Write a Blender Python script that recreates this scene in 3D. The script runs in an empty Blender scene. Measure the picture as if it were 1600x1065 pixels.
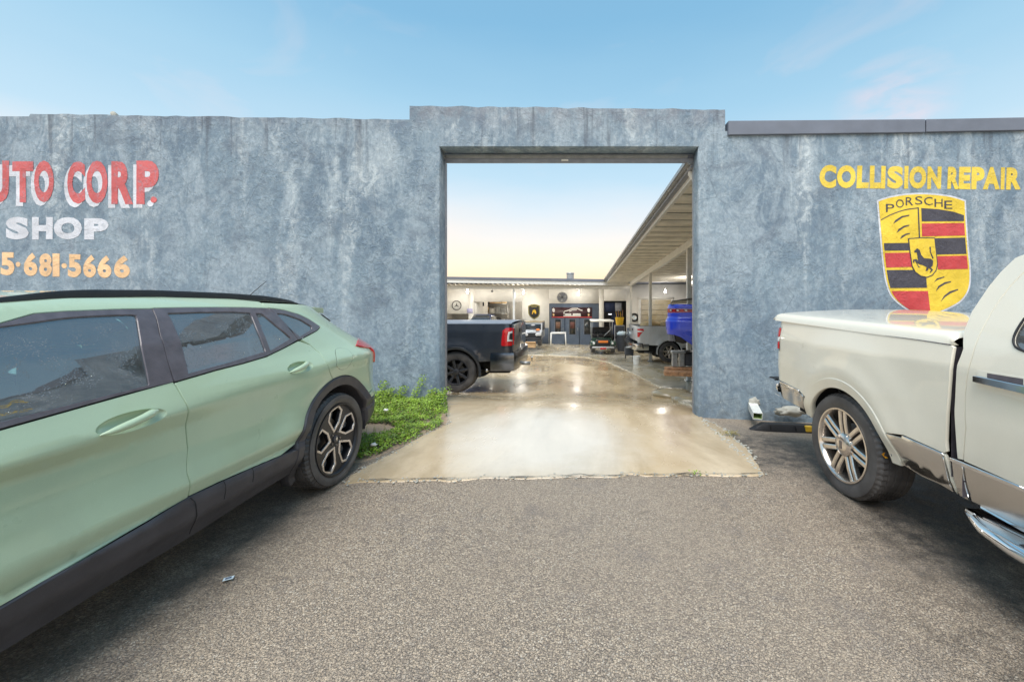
import bpy, bmesh, math, random
from mathutils import Vector, Matrix, noise as mnoise
from math import sin, cos, pi, sqrt, radians, atan2
random.seed(7)
S = bpy.context.scene
C = S.collection
# ------------------------------------------------------------------ camera, light, exposure
F, CX, HY, H = 610.0, 898.0, 478.0, 1.42      # pixels of the 1600 px wide photo, camera height in metres
cam = bpy.data.cameras.new('camera'); camo = bpy.data.objects.new('camera', cam); C.objects.link(camo)
camo.location = (0, 0, H); camo.rotation_euler = (pi/2, 0, 0)
cam.sensor_width = 36; cam.lens = F/1600*36
cam.shift_x = -(CX-800)/1600; cam.shift_y = -(532.5-HY)/1600
cam.clip_start = 0.05; cam.clip_end = 2000
S.camera = camo
SUN_EL, SUN_AZ = radians(60), radians(190)     # high, behind the camera, softened by thin cloud
w = bpy.data.worlds.new('World'); S.world = w; w.use_nodes = True
nt = w.node_tree; nt.nodes.clear()
def wn(t, **k):
    n = nt.nodes.new(t)
    for a, b in k.items(): setattr(n, a, b)
    return n
out = wn('ShaderNodeOutputWorld'); bg = wn('ShaderNodeBackground'); bg2 = wn('ShaderNodeBackground'); add = wn('ShaderNodeAddShader')
sky = wn('ShaderNodeTexSky', sky_type='NISHITA'); sky.sun_disc = False
sky.sun_elevation = SUN_EL; sky.sun_rotation = SUN_AZ; sky.air_density = 1.0; sky.dust_density = 1.5
tc = wn('ShaderNodeTexCoord'); sep = wn('ShaderNodeSeparateXYZ'); ramp = wn('ShaderNodeValToRGB')
nt.links.new(tc.outputs['Generated'], sep.inputs[0])
asn = wn('ShaderNodeMath', operation='ARCSINE'); nt.links.new(sep.outputs['Z'], asn.inputs[0])
mp = wn('ShaderNodeMapRange'); mp.inputs[1].default_value = 0; mp.inputs[2].default_value = radians(90)
nzs = wn('ShaderNodeTexNoise'); nzs.inputs['Scale'].default_value = 2.2; nzs.inputs['Detail'].default_value = 3
smap = wn('ShaderNodeMapping'); smap.inputs['Scale'].default_value = (1, 1, 4)
nt.links.new(tc.outputs['Generated'], smap.inputs[0]); nt.links.new(smap.outputs[0], nzs.inputs['Vector'])
nadd = wn('ShaderNodeMath', operation='MULTIPLY_ADD'); nadd.inputs[1].default_value = 0.10
nt.links.new(nzs.outputs['Fac'], nadd.inputs[0]); nt.links.new(asn.outputs[0], nadd.inputs[2])
nsub = wn('ShaderNodeMath', operation='SUBTRACT'); nsub.inputs[1].default_value = 0.05
nt.links.new(nadd.outputs[0], nsub.inputs[0]); nt.links.new(nsub.outputs[0], mp.inputs[0]); nt.links.new(mp.outputs[0], ramp.inputs[0])
def s2l(c):
    return tuple((x/255/12.92 if x/255 <= .04045 else ((x/255+.055)/1.055)**2.4) for x in c) + (1,)
stops = [(0, (236, 196, 140)), (3, (252, 212, 152)), (6, (252, 222, 182)), (10, (240, 226, 208)), (14, (216, 222, 220)), (18, (184, 212, 222)), (26, (156, 199, 218)),
         (36, (122, 178, 208)), (60, (112, 164, 196)), (90, (110, 158, 190))]
cr = ramp.color_ramp
while len(cr.elements) > 2: cr.elements.remove(cr.elements[0])
cr.elements[0].position = 0; cr.elements[0].color = s2l(stops[0][1])
cr.elements[1].position = 1; cr.elements[1].color = s2l(stops[-1][1])
for d, c in stops[1:-1]:
    e = cr.elements.new(d/90); e.color = s2l(c)
# thin pink wisps of cloud
wmap = wn('ShaderNodeMapping'); wmap.inputs['Scale'].default_value = (2.2, 2.2, 5.0); wmap.inputs['Rotation'].default_value = (0.3, 0.5, 0.2)
wnz = wn('ShaderNodeTexNoise'); wnz.inputs['Scale'].default_value = 1.6; wnz.inputs['Detail'].default_value = 6; wnz.inputs['Distortion'].default_value = 0.6
nt.links.new(tc.outputs['Generated'], wmap.inputs[0]); nt.links.new(wmap.outputs[0], wnz.inputs['Vector'])
wr = wn('ShaderNodeMapRange'); wr.inputs[1].default_value = 0.60; wr.inputs[2].default_value = 0.85; wr.inputs[3].default_value = 0; wr.inputs[4].default_value = 0.35
nt.links.new(wnz.outputs['Fac'], wr.inputs[0])
wmix = wn('ShaderNodeMix', data_type='RGBA'); wmix.inputs[7].default_value = s2l((244, 218, 206))
nt.links.new(wr.outputs[0], wmix.inputs[0]); nt.links.new(ramp.outputs[0], wmix.inputs[6])
# one small pink cloud low in the sky to the right
cn = wn('ShaderNodeVectorMath', operation='DISTANCE'); cn.inputs[1].default_value = Vector((.812, 1, .505)).normalized()
cmap = wn('ShaderNodeMapping'); cmap.inputs['Rotation'].default_value = (0, .5, 0); cmap.inputs['Scale'].default_value = (1, 1, 3.5)
cnz = wn('ShaderNodeTexNoise'); cnz.inputs['Scale'].default_value = 7; cnz.inputs['Detail'].default_value = 6; cnz.inputs['Distortion'].default_value = .5
nt.links.new(tc.outputs['Generated'], cn.inputs[0]); nt.links.new(tc.outputs['Generated'], cmap.inputs[0]); nt.links.new(cmap.outputs[0], cnz.inputs['Vector'])
c1 = wn('ShaderNodeMapRange'); c1.inputs[1].default_value = .015; c1.inputs[2].default_value = .10; c1.inputs[3].default_value = .8; c1.inputs[4].default_value = 0
c2 = wn('ShaderNodeMapRange'); c2.inputs[1].default_value = .35; c2.inputs[2].default_value = .62
cm_ = wn('ShaderNodeMath', operation='MULTIPLY'); cmix = wn('ShaderNodeMix', data_type='RGBA'); cmix.inputs[7].default_value = s2l((246, 212, 206))
nt.links.new(cn.outputs['Value'], c1.inputs[0]); nt.links.new(cnz.outputs['Fac'], c2.inputs[0]); nt.links.new(c1.outputs[0], cm_.inputs[0]); nt.links.new(c2.outputs[0], cm_.inputs[1])
nt.links.new(cm_.outputs[0], cmix.inputs[0]); nt.links.new(wmix.outputs[2], cmix.inputs[6])
nt.links.new(cmix.outputs[2], bg.inputs['Color']); bg.inputs['Strength'].default_value = 0.74
nt.links.new(sky.outputs[0], bg2.inputs['Color']); bg2.inputs['Strength'].default_value = 0.05; sky.altitude = 0; sky.ozone_density = .6
nt.links.new(bg.outputs[0], add.inputs[0]); nt.links.new(bg2.outputs[0], add.inputs[1]); nt.links.new(add.outputs[0], out.inputs[0])
sl = bpy.data.lights.new('sun', 'SUN'); sl.energy = 3.1; sl.angle = radians(45); sl.color = (1.0, 0.955, 0.90)
so = bpy.data.objects.new('sun', sl); C.objects.link(so)
sd = Vector((sin(SUN_AZ)*cos(SUN_EL), cos(SUN_AZ)*cos(SUN_EL), sin(SUN_EL)))
so.rotation_euler = (-sd).to_track_quat('-Z', 'Y').to_euler(); so.location = (0, -5, 20)
S.view_settings.view_transform = 'Standard'; S.view_settings.look = 'None'; S.view_settings.gamma = 1
S.view_settings.exposure = 0.35; S.view_settings.use_curve_mapping = False
S.render.engine = 'CYCLES'
S.render.resolution_x = 1024; S.render.resolution_y = 681
S.cycles.max_bounces = 8; S.cycles.transparent_max_bounces = 8

# ------------------------------------------------------------------ materials
class NT:
    def __init__(s, name):
        s.m = bpy.data.materials.new(name); s.m.use_nodes = True; s.t = s.m.node_tree
        s.b = s.t.nodes['Principled BSDF']; s.co = None
    def n(s, t, **k):
        x = s.t.nodes.new(t)
        for a, b in k.items(): setattr(x, a, b)
        return x
    def l(s, a, b): s.t.links.new(a, b)
    def coord(s):
        if not s.co: s.co = s.n('ShaderNodeNewGeometry').outputs['Position']
        return s.co
    def obc(s): return s.n('ShaderNodeTexCoord').outputs['Object']
    def mapped(s, scale=(1, 1, 1), rot=(0, 0, 0), src=None):
        m = s.n('ShaderNodeMapping'); m.inputs['Scale'].default_value = scale; m.inputs['Rotation'].default_value = rot
        s.l(src or s.coord(), m.inputs[0]); return m.outputs[0]
    def noise(s, scale, detail=4, rough=.55, vec=None, dist=0):
        x = s.n('ShaderNodeTexNoise'); x.inputs['Scale'].default_value = scale; x.inputs['Detail'].default_value = detail
        x.inputs['Roughness'].default_value = rough; x.inputs['Distortion'].default_value = dist
        s.l(vec or s.coord(), x.inputs['Vector']); return x.outputs['Fac']
    def vor(s, scale, feature='F1', out='Distance', vec=None, rnd=1):
        x = s.n('ShaderNodeTexVoronoi', feature=feature); x.inputs['Scale'].default_value = scale; x.inputs['Randomness'].default_value = rnd
        s.l(vec or s.coord(), x.inputs['Vector']); return x.outputs[out]
    def mr(s, v, a, b, c=0, d=1):
        x = s.n('ShaderNodeMapRange'); s.l(v, x.inputs[0])
        for i, q in zip((1, 2, 3, 4), (a, b, c, d)): x.inputs[i].default_value = q
        return x.outputs[0]
    def mix(s, f, a, b, blend='MIX'):
        x = s.n('ShaderNodeMix', data_type='RGBA', blend_type=blend)
        for i, q in ((0, f), (6, a), (7, b)):
            if isinstance(q, (int, float)): x.inputs[i].default_value = q
            elif isinstance(q, tuple): x.inputs[i].default_value = q if len(q) == 4 else q+(1,)
            else: s.l(q, x.inputs[i])
        return x.outputs[2]
    def math(s, op, a, b=None, c=None):
        x = s.n('ShaderNodeMath', operation=op)
        for i, q in enumerate((a, b, c)):
            if q is None: continue
            if isinstance(q, (int, float)): x.inputs[i].default_value = q
            else: s.l(q, x.inputs[i])
        return x.outputs[0]
    def bump(s, h, strength=.5, dist=.01, prev=None):
        x = s.n('ShaderNodeBump'); x.inputs['Strength'].default_value = strength; x.inputs['Distance'].default_value = dist
        s.l(h, x.inputs['Height'])
        if prev is not None: s.l(prev, x.inputs['Normal'])
        return x.outputs[0]
    def set(s, **k):
        for a, q in k.items():
            i = s.b.inputs[a.replace('_', ' ')]
            if isinstance(q, (int, float)): i.default_value = q
            elif isinstance(q, tuple): i.default_value = q if len(q) == 4 else q+(1,)
            else: s.l(q, i)
        return s

def simple(name, col, rough=.6, metal=0, coat=0, var=.15, vs=12, bump=0, bs=60, spec=.5):
    m = NT(name); c = tuple(col)
    dk = tuple(x*(1-var) for x in c); lt = tuple(min(1, x*(1+var)) for x in c)
    m.set(Base_Color=m.mix(m.mr(m.noise(vs, 5), .3, .7), dk, lt), Metallic=metal, Coat_Weight=coat)
    m.b.inputs['Coat Roughness'].default_value = .05
    m.b.inputs['Specular IOR Level'].default_value = spec
    m.set(Roughness=m.mr(m.noise(vs*2.3, 4), .2, .8, rough*.8, min(1, rough*1.2)))
    if bump: m.set(Normal=m.bump(m.noise(bs, 4), bump, .004))
    return m.m

def car_paint(name, col, drops=.6, dirt=(.30, .27, .22), dirtamt=.35, metal=0.0):
    m = NT(name)
    fl = m.mr(m.noise(900, 1), .3, .7, .93, 1.07)
    base = m.mix(1.0, tuple(col), fl, 'MULTIPLY')
    z = m.n('ShaderNodeSeparateXYZ'); m.l(m.coord(), z.inputs[0])
    low = m.mr(z.outputs['Z'], .3, 1.0, 1, 0)
    dn = m.math('MULTIPLY', m.mr(m.noise(3.5, 6, .65, m.mapped((1, 1, .35))), .45, .75), m.math('MULTIPLY_ADD', low, .8, .2))
    speck = m.mr(m.vor(85, vec=None), .06, .12, 1, 0)
    speckm = m.math('MULTIPLY', speck, m.mr(m.noise(9, 3), .55, .62))
    c = m.mix(m.math('MULTIPLY', dn, dirtamt), base, dirt)
    c = m.mix(m.math('MULTIPLY', speckm, .35), c, (.75, .77, .72))
    m.set(Base_Color=c, Metallic=metal, Roughness=m.mr(m.noise(5, 4), .3, .7, .26, .42), Coat_Weight=.9)
    m.b.inputs['Coat Roughness'].default_value = .035
    # rain drops
    v = m.vor(120); drop = m.math('MULTIPLY', m.mr(v, .0, .34, 1, 0), m.mr(m.noise(14, 2), .50, .58))
    m.l(m.bump(drop, drops, .0016, m.bump(m.noise(2.2, 2), .12, .004)), m.b.inputs['Coat Normal'])
    m.set(Normal=m.bump(m.noise(350, 2), .03, .001))
    return m.m

def glass(name, tint, rough=.02, drops=.5, trans=1.0, base=(.02, .022, .022)):
    m = NT(name); t = m.t
    t.nodes.remove(m.b)
    out = [n for n in t.nodes if n.type == 'OUTPUT_MATERIAL'][0]
    gl = m.n('ShaderNodeBsdfGlossy'); gl.inputs['Roughness'].default_value = rough; gl.inputs['Color'].default_value = (.95, .97, 1, 1)
    tr = m.n('ShaderNodeBsdfTransparent'); tr.inputs['Color'].default_value = tuple(tint)+(1,)
    df = m.n('ShaderNodeBsdfDiffuse'); df.inputs['Color'].default_value = (.50, .53, .54, 1)
    fr = m.n('ShaderNodeFresnel'); fr.inputs['IOR'].default_value = 2.9
    v = m.vor(150); msk = m.mr(m.noise(10, 3), .46, .56)
    drop = m.math('MULTIPLY', m.mr(v, .0, .36, 1, 0), msk)
    bmp = m.bump(drop, drops, .002)
    m.l(bmp, gl.inputs['Normal']); m.l(bmp, fr.inputs['Normal'])
    mx = m.n('ShaderNodeMixShader'); m.l(fr.outputs[0], mx.inputs[0]); m.l(tr.outputs[0], mx.inputs[1]); m.l(gl.outputs[0], mx.inputs[2])
    mx2 = m.n('ShaderNodeMixShader'); m.l(m.math('MULTIPLY_ADD', m.noise(4, 5), .12, m.mr(drop, .1, .9, .06, .42)), mx2.inputs[0]); m.l(mx.outputs[0], mx2.inputs[1]); m.l(df.outputs[0], mx2.inputs[2])
    m.l(mx2.outputs[0], out.inputs[0])
    return m.m

def stucco_bump(m):
    n1 = m.noise(7, 7, .62, m.mapped((1, 1, .8)), .25); n2 = m.noise(30, 6, .65, None, .2)
    ridge = m.mr(m.noise(11, 5, .6, None, .8), .5, .60)
    where = m.mr(m.noise(1.7, 4, .6), .40, .62, .12, 1)
    b = m.bump(m.math('ADD', m.math('MULTIPLY', n1, 1.0), m.math('MULTIPLY', m.math('MULTIPLY', ridge, .4), where)), .42, .03)
    return m.bump(m.math('MULTIPLY', n2, where), .55, .010, b), ridge, n1

def wall_paint():
    m = NT('weathered blue stucco')
    nrm, ridge, n1 = stucco_bump(m)
    big = m.mr(m.noise(.9, 6, .6, m.mapped((1, 1, .8)), .4), .38, .62)
    med = m.mr(m.noise(2.6, 11, .74, m.mapped((1, 1, .55)), .9), .46, .58)
    med2 = m.mr(m.noise(7.5, 9, .75, m.mapped((1, 1, .8)), .9), .47, .60)
    fine = m.mr(m.noise(24, 6, .7, m.mapped((1.0, 1, .75)), .3), .36, .66)
    streak = m.mr(m.noise(1.55, 8, .66, m.mapped((1, 1, .15)), .7), .52, .64)
    z = m.n('ShaderNodeSeparateXYZ'); m.l(m.coord(), z.inputs[0])
    hi = m.mr(z.outputs['Z'], .6, 3.2, .25, 1)
    c = m.mix(big, (.14, .20, .265), (.235, .315, .38))
    c = m.mix(m.math('MULTIPLY', med, m.math('MULTIPLY_ADD', hi, .45, .22)), c, (.46, .53, .58))
    c = m.mix(m.math('MULTIPLY', med2, .5), c, (.38, .46, .51))
    c = m.mix(m.math('MULTIPLY', m.math('SUBTRACT', 1.0, fine), .50), c, (.115, .155, .20))
    dkp = m.mr(m.noise(1.9, 7, .68, m.mapped((1, 1, 1.2)), .6), .53, .66)
    c = m.mix(m.math('MULTIPLY', dkp, .62), c, (.13, .165, .21))
    c = m.mix(m.math('MULTIPLY', m.math('MULTIPLY', streak, hi), m.math('MULTIPLY_ADD', med2, .55, .18)), c, (.64, .69, .70))
    spots = m.math('MULTIPLY', m.mr(m.noise(30, 5, .7, None, 1.5), .62, .66), .5)
    c = m.mix(spots, c, (.075, .095, .12))
    wsp = m.math('MULTIPLY', m.mr(m.noise(46, 3, .6), .70, .73), .7)
    c = m.mix(wsp, c, (.66, .69, .70))
    top = m.mr(z.outputs['Z'], 3.72, 4.02, 0, .45)
    c = m.mix(m.math('MULTIPLY', top, m.mr(m.noise(7, 5), .35, .6)), c, (.19, .175, .20))
    drip = m.math('MULTIPLY', m.mr(m.noise(7, 5, .6, m.mapped((1, 1, .06)), .3), .56, .66), m.mr(z.outputs['Z'], 2.9, 3.95, 0, .75))
    c = m.mix(drip, c, (.085, .10, .125))
    hc = m.mr(m.vor(.9, 'DISTANCE_TO_EDGE', vec=m.mapped((1, 0.01, 1.3), src=m.mapped((1, 1, 1)))), 0, .0035, 1, 0)
    c = m.mix(m.math('MULTIPLY', hc, m.mr(m.noise(1.4, 3), .50, .56, 0, .55)), c, (.07, .085, .10))
    base = m.math('MULTIPLY', m.mr(z.outputs['Z'], -.1, .35, 1, 0), m.mr(m.noise(11, 5), .4, .65))
    c = m.mix(m.math('MULTIPLY', base, .5), c, (.12, .13, .12))
    m.set(Base_Color=c, Roughness=m.mr(med, 0, 1, .62, .8), Normal=nrm)
    return m.m

def mural(name, col, wear=.55, worncol=(.25, .31, .37)):
    m = NT(name); nrm, ridge, n1 = stucco_bump(m)
    c = m.mix(m.mr(m.noise(3, 6, .6), .3, .7), tuple(x*.78 for x in col), tuple(min(1, x*1.12+.02) for x in col))
    c = m.mix(m.math('MULTIPLY', m.mr(m.noise(22, 7, .75, m.mapped((1, 1, .6)), 1), .5, .68), wear), c, worncol)
    m.set(Base_Color=c, Roughness=.6, Normal=nrm); return m.m

def asphalt():
    m = NT('worn wet asphalt')
    wob = m.noise(3, 3)
    vd = m.n('ShaderNodeTexVoronoi', feature='F1'); vd.inputs['Scale'].default_value = 135
    dn_ = m.n('ShaderNodeTexNoise'); dn_.inputs['Scale'].default_value = 70; dn_.inputs['Detail'].default_value = 2; m.l(m.coord(), dn_.inputs['Vector'])
    vs_ = m.n('ShaderNodeVectorMath', operation='MULTIPLY_ADD'); vs_.inputs[1].default_value = (.010, .010, .010); m.l(dn_.outputs['Color'], vs_.inputs[0]); m.l(m.coord(), vs_.inputs[2]); m.l(vs_.outputs[0], vd.inputs['Vector'])
    hv = m.n('ShaderNodeSeparateColor'); m.l(vd.outputs['Color'], hv.inputs[0])
    v2 = m.n('ShaderNodeTexVoronoi', feature='F1'); v2.inputs['Scale'].default_value = 260; m.l(m.coord(), v2.inputs['Vector'])
    h2 = m.n('ShaderNodeSeparateColor'); m.l(v2.outputs['Color'], h2.inputs[0])
    rough = m.mr(m.noise(1.1, 5, .6), .38, .62)            # worn smooth areas against stony ones
    stone = m.mix(hv.outputs[0], (.19, .145, .11), (.62, .49, .35))
    stone = m.mix(m.math('MULTIPLY', m.mr(hv.outputs[1], .86, .95), m.math('MULTIPLY_ADD', rough, .5, .3)), stone, (.74, .66, .54))
    stone = m.mix(m.math('MULTIPLY', m.mr(h2.outputs[0], .62, .8), .62), stone, (.10, .085, .08))
    gap = m.mr(vd.outputs['Distance'], .45, .80)
    c = m.mix(m.math('MULTIPLY', gap, m.math('MULTIPLY', m.math('MULTIPLY_ADD', rough, .35, .40), m.mr(m.noise(32, 3), .35, .6, .25, 1))), stone, (.085, .066, .052))
    flat_ = m.mix(m.mr(m.noise(60, 5, .7), .35, .65), (.31, .25, .195), (.46, .385, .305))
    c = m.mix(m.math('MULTIPLY_ADD', m.math('SUBTRACT', 1.0, rough), .26, .0), c, flat_)
    big = m.mr(m.noise(.55, 5, .6), .38, .64)
    c = m.mix(m.math('MULTIPLY', big, .25), c, (.46, .395, .32))
    blu = m.mr(m.noise(2.6, 6, .7), .54, .68)
    c = m.mix(m.math('MULTIPLY', blu, .38), c, (.17, .15, .145))
    # darker, smoother patches below and beside the parked cars
    sp = m.n('ShaderNodeSeparateXYZ'); m.l(m.coord(), sp.inputs[0])
    def blob(x, y, rx, ry):
        a = m.math('POWER', m.math('DIVIDE', m.math('SUBTRACT', sp.outputs[0], x), rx), 2.0)
        b = m.math('POWER', m.math('DIVIDE', m.math('SUBTRACT', sp.outputs[1], y), ry), 2.0)
        return m.mr(m.math('ADD', a, b), .3, 1.5, 1, 0)
    dark_patch = m.math('MAXIMUM', blob(2.5, 2.3, .75, 1.3), blob(1.9, 3.9, .7, .7))
    dark_patch = m.math('MAXIMUM', dark_patch, m.math('MULTIPLY', blob(-2.05, 1.8, .36, 2.1), .75))
    dark_patch = m.math('MAXIMUM', dark_patch, m.math('MULTIPLY', blob(2.2, 1.4, .8, .8), .7))
    dark_patch = m.math('MULTIPLY', dark_patch, m.mr(m.noise(7, 7, .72), .36, .62))
    c = m.mix(m.math('MULTIPLY', dark_patch, .84), c, (.028, .024, .020))
    spots = m.mr(m.noise(5.5, 4), .66, .72)
    c = m.mix(m.math('MULTIPLY', spots, .35), c, (.05, .045, .04))
    hh = m.math('ADD', m.math('MULTIPLY', gap, -1.0), m.math('MULTIPLY', hv.outputs[2], .6))
    nb = m.bump(hh, .8, .007, m.bump(m.noise(1.3, 4), .3, .03))
    m.set(Base_Color=c, Roughness=m.mr(dark_patch, 0, 1, .62, .35), Normal=nb)
    return m.m

def concrete(name, a, b, wet=.6, stain=(.22, .155, .085), scale=1.0, spec=.5, pale=None, blend=None):
    m = NT(name)
    n = m.mr(m.noise(1.1*scale, 7, .62, None, .5), .32, .68)
    c = m.mix(n, a, b)
    if blend:
        sy = m.n('ShaderNodeSeparateXYZ'); m.l(m.coord(), sy.inputs[0])
        yy_ = m.math('MULTIPLY_ADD', m.noise(1.3, 5), 2.5, sy.outputs[1])
        c = m.mix(m.mr(yy_, 6.0, 8.6), c, m.mix(n, *blend))
    c = m.mix(m.math('MULTIPLY', m.mr(m.noise(.8, 6, .65, m.mapped((1.5, .5, 1)), .6), .44, .60), .72), c, stain)
    c = m.mix(m.math('MULTIPLY', m.mr(m.noise(28, 6, .7), .55, .7), .18), c, (.14, .11, .08))
    if pale:  # white sky reflection painted into the base colour as a pale blob
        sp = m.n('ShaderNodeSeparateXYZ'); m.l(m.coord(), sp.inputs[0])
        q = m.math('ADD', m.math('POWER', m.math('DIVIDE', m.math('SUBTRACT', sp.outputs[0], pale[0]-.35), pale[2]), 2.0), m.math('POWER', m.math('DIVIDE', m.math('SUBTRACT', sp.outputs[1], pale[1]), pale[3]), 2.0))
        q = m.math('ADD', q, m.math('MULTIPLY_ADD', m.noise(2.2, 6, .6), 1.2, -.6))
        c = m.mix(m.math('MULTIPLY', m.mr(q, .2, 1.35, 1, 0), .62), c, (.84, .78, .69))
    spk = m.mr(m.vor(60), .03, .07, 1, 0)
    c = m.mix(m.math('MULTIPLY', spk, .5), c, (.10, .085, .07))
    cr = m.mr(m.vor(.75, 'DISTANCE_TO_EDGE', vec=m.mapped((1, 1, 0.01))), .0, .006, 1, 0)
    crack = m.math('MULTIPLY', cr, m.mr(m.noise(1.5, 3), .5, .55))
    wm = m.mr(m.noise(.75, 6, .6, m.mapped((1, .55, 1)), .3), .30, .66)
    r = m.mr(wm, 0, 1, .36, .36-.27*wet)
    m.set(Base_Color=m.mix(m.math('MULTIPLY', wm, .18*wet), c, (.34, .23, .12)), Roughness=r)
    m.b.inputs['Specular IOR Level'].default_value = spec
    m.b.inputs['Coat IOR'].default_value = 1.75; m.b.inputs['Coat Roughness'].default_value = .07; m.set(Coat_Weight=m.math('MULTIPLY_ADD', wm, .30*wet, .05))
    m.set(Normal=m.bump(m.noise(3.2, 4), .05, .012, m.bump(m.noise(60, 5), .12*(1.2-wet), .004)))
    return m.m

def emit(name, col, s):
    m = NT(name); m.set(Base_Color=col, Emission_Color=col, Emission_Strength=s); return m.m

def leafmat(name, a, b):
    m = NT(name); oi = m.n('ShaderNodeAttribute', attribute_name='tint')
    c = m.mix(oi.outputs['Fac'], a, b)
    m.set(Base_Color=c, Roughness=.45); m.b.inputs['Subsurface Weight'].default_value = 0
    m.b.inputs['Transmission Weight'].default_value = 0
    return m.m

def tyre_mat():
    m = NT('tyre rubber')
    n = m.mr(m.noise(6, 5), .35, .7)
    c = m.mix(n, (.045, .043, .044), (.13, .12, .115))
    m.set(Base_Color=c, Roughness=m.mr(n, 0, 1, .42, .7), Normal=m.bump(m.noise(220, 3), .15, .002)); return m.m

M = {}
M['wall'] = wall_paint()
M['asphalt'] = asphalt()
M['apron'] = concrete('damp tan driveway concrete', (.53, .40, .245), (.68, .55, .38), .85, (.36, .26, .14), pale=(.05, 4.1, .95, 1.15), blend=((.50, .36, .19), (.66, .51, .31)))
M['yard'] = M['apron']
M['slab'] = concrete('pale grey bay concrete', (.44, .40, .30), (.62, .57, .47), .8, (.38, .30, .15))
M['mat'] = concrete('muddy concrete pad', (.27, .22, .13), (.42, .36, .24), .7)
M['soil'] = simple('brown soil', (.34, .25, .17), .95, bump=.6, bs=30)
M['green'] = car_paint('sage green paint', (.425, .545, .375), .7, (.26, .27, .21), .30)
M['cream'] = car_paint('cream white paint', (.88, .825, .69), .25, (.42, .37, .29), .22)
M['black_paint'] = car_paint('black wet paint', (.022, .028, .040), .5, (.10, .10, .10), .2)
M['silver'] = car_paint('silver white paint', (.62, .63, .64), .2, metal=.1)
M['blue'] = car_paint('bright blue paint', (.018, .06, .66), .2, (.05, .05, .2), .1)
M['glass_front'] = glass('green tinted glass', (.42, .78, .68))
M['glass_dark'] = glass('privacy glass', (.08, .085, .09))
M['lens_red'] = simple('red lamp lens', (.55, .012, .015), .12, coat=1, var=.2, vs=60)
M['lens_white'] = simple('white lamp lens', (.75, .74, .72), .15, coat=1)
M['plastic'] = simple('charcoal trim plastic', (.052, .050, .058), .45, var=.25, vs=8, bump=.12, bs=300)
M['trim'] = simple('wet purple grey window trim', (.105, .092, .105), .35, coat=.3, var=.2, vs=20, bump=.25, bs=160)
M['black'] = simple('black plastic', (.018, .018, .02), .5)
M['dark'] = simple('dark cavity', (.012, .012, .013), .9)
M['rubber'] = tyre_mat()
M['chrome'] = simple('chrome', (.82, .83, .84), .06, 1, var=.03, vs=4)
M['chrome_dull'] = simple('dull chrome', (.66, .65, .63), .20, 1, var=.05, vs=3)
M['alloy'] = simple('polished alloy wheel', (.70, .64, .58), .20, .92, var=.12, vs=30)
M['alloy_cut'] = simple('machined wheel face', (.62, .57, .53), .28, .7)
M['alloy_black'] = simple('gloss black wheel', (.016, .016, .019), .38, 0, .12, spec=.3)
M['alloy_grey'] = simple('grey wheel', (.30, .31, .33), .3, .8)
M['brake'] = simple('brake disc', (.22, .20, .19), .4, .8)
M['metal_grey'] = simple('grey painted metal', (.24, .25, .28), .45, .1, bump=.1, bs=20)
M['flash'] = simple('grey metal coping', (.17, .185, .225), .5, .15, var=.12, vs=3, bump=.1, bs=8)
M['galv'] = simple('galvanised steel', (.42, .43, .43), .4, .6, vs=14)
M['white_paint'] = simple('white painted trim', (.74, .73, .69), .5, var=.08, bump=.1)
M['cream_wall'] = simple('cream yard wall', (.76, .75, .71), .7, var=.08, vs=2.5, bump=.2, bs=20)
M['ceiling'] = simple('cream ceiling board', (.80, .76, .67), .65, var=.14, vs=3, bump=.2, bs=12)
M['blue_grey'] = simple('blue grey paint', (.105, .14, .20), .5, var=.12, vs=3)
M['dark_grey'] = simple('dark grey', (.06, .065, .075), .6)
M['pane'] = simple('dark window pane', (.03, .035, .04), .08, coat=.5)
M['banner'] = simple('dark maroon banner', (.055, .022, .028), .45, var=.5, vs=3)
M['wood'] = simple('rusty weathered plank', (.42, .22, .11), .75, var=.5, vs=14, bump=.6, bs=40)
M['card'] = simple('cardboard', (.52, .33, .17), .8)
M['tan'] = simple('tan canvas', (.62, .45, .24), .85, bump=.5, bs=20)
M['yellow'] = simple('yellow plastic', (.70, .43, .03), .4)
M['orange'] = simple('orange plastic', (.72, .20, .03), .4)
M['dgreen'] = simple('dark green fibreglass', (.035, .075, .055), .2, coat=.7)
M['pipe'] = simple('white downspout', (.72, .73, .68), .35, var=.12, vs=20)
M['pipe_in'] = simple('green stained pipe inside', (.38, .50, .18), .6)
M['mortar'] = simple('rough mortar', (.40, .39, .34), .9, bump=.8, bs=30)
M['paper'] = simple('pale paper', (.62, .74, .80), .6)
M['leaf_yellow'] = simple('yellow fallen leaf', (.85, .36, .02), .5, var=.3, vs=60)
M['leaf'] = leafmat('weed leaves', (.040, .085, .012), (.27, .42, .03))
M['leaf_dry'] = leafmat('dry weed leaves', (.18, .16, .05), (.30, .24, .07))
M['navy'] = simple('navy cloth', (.015, .025, .07), .8)
M['bulb'] = emit('lit bulb', (1, .93, .80), 22)
M['seat'] = simple('dark seat fabric', (.13, .14, .14), .85)
M['m_red'] = mural('red mural paint', (.62, .12, .12), .6)
M['m_white'] = mural('white mural paint', (.68, .69, .74), .4)
M['m_peach'] = mural('peach mural paint', (.88, .56, .30), .25)
M['m_yellow'] = mural('yellow mural paint', (.84, .60, .055), .28)
M['m_crest'] = mural('crest yellow paint', (.86, .60, .04), .12, (.6, .5, .2))
M['m_cred'] = mural('crest red paint', (.60, .05, .055), .15, (.4, .2, .2))
M['m_black'] = mural('crest black paint', (.052, .048, .065), .15, (.2, .2, .22))

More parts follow.
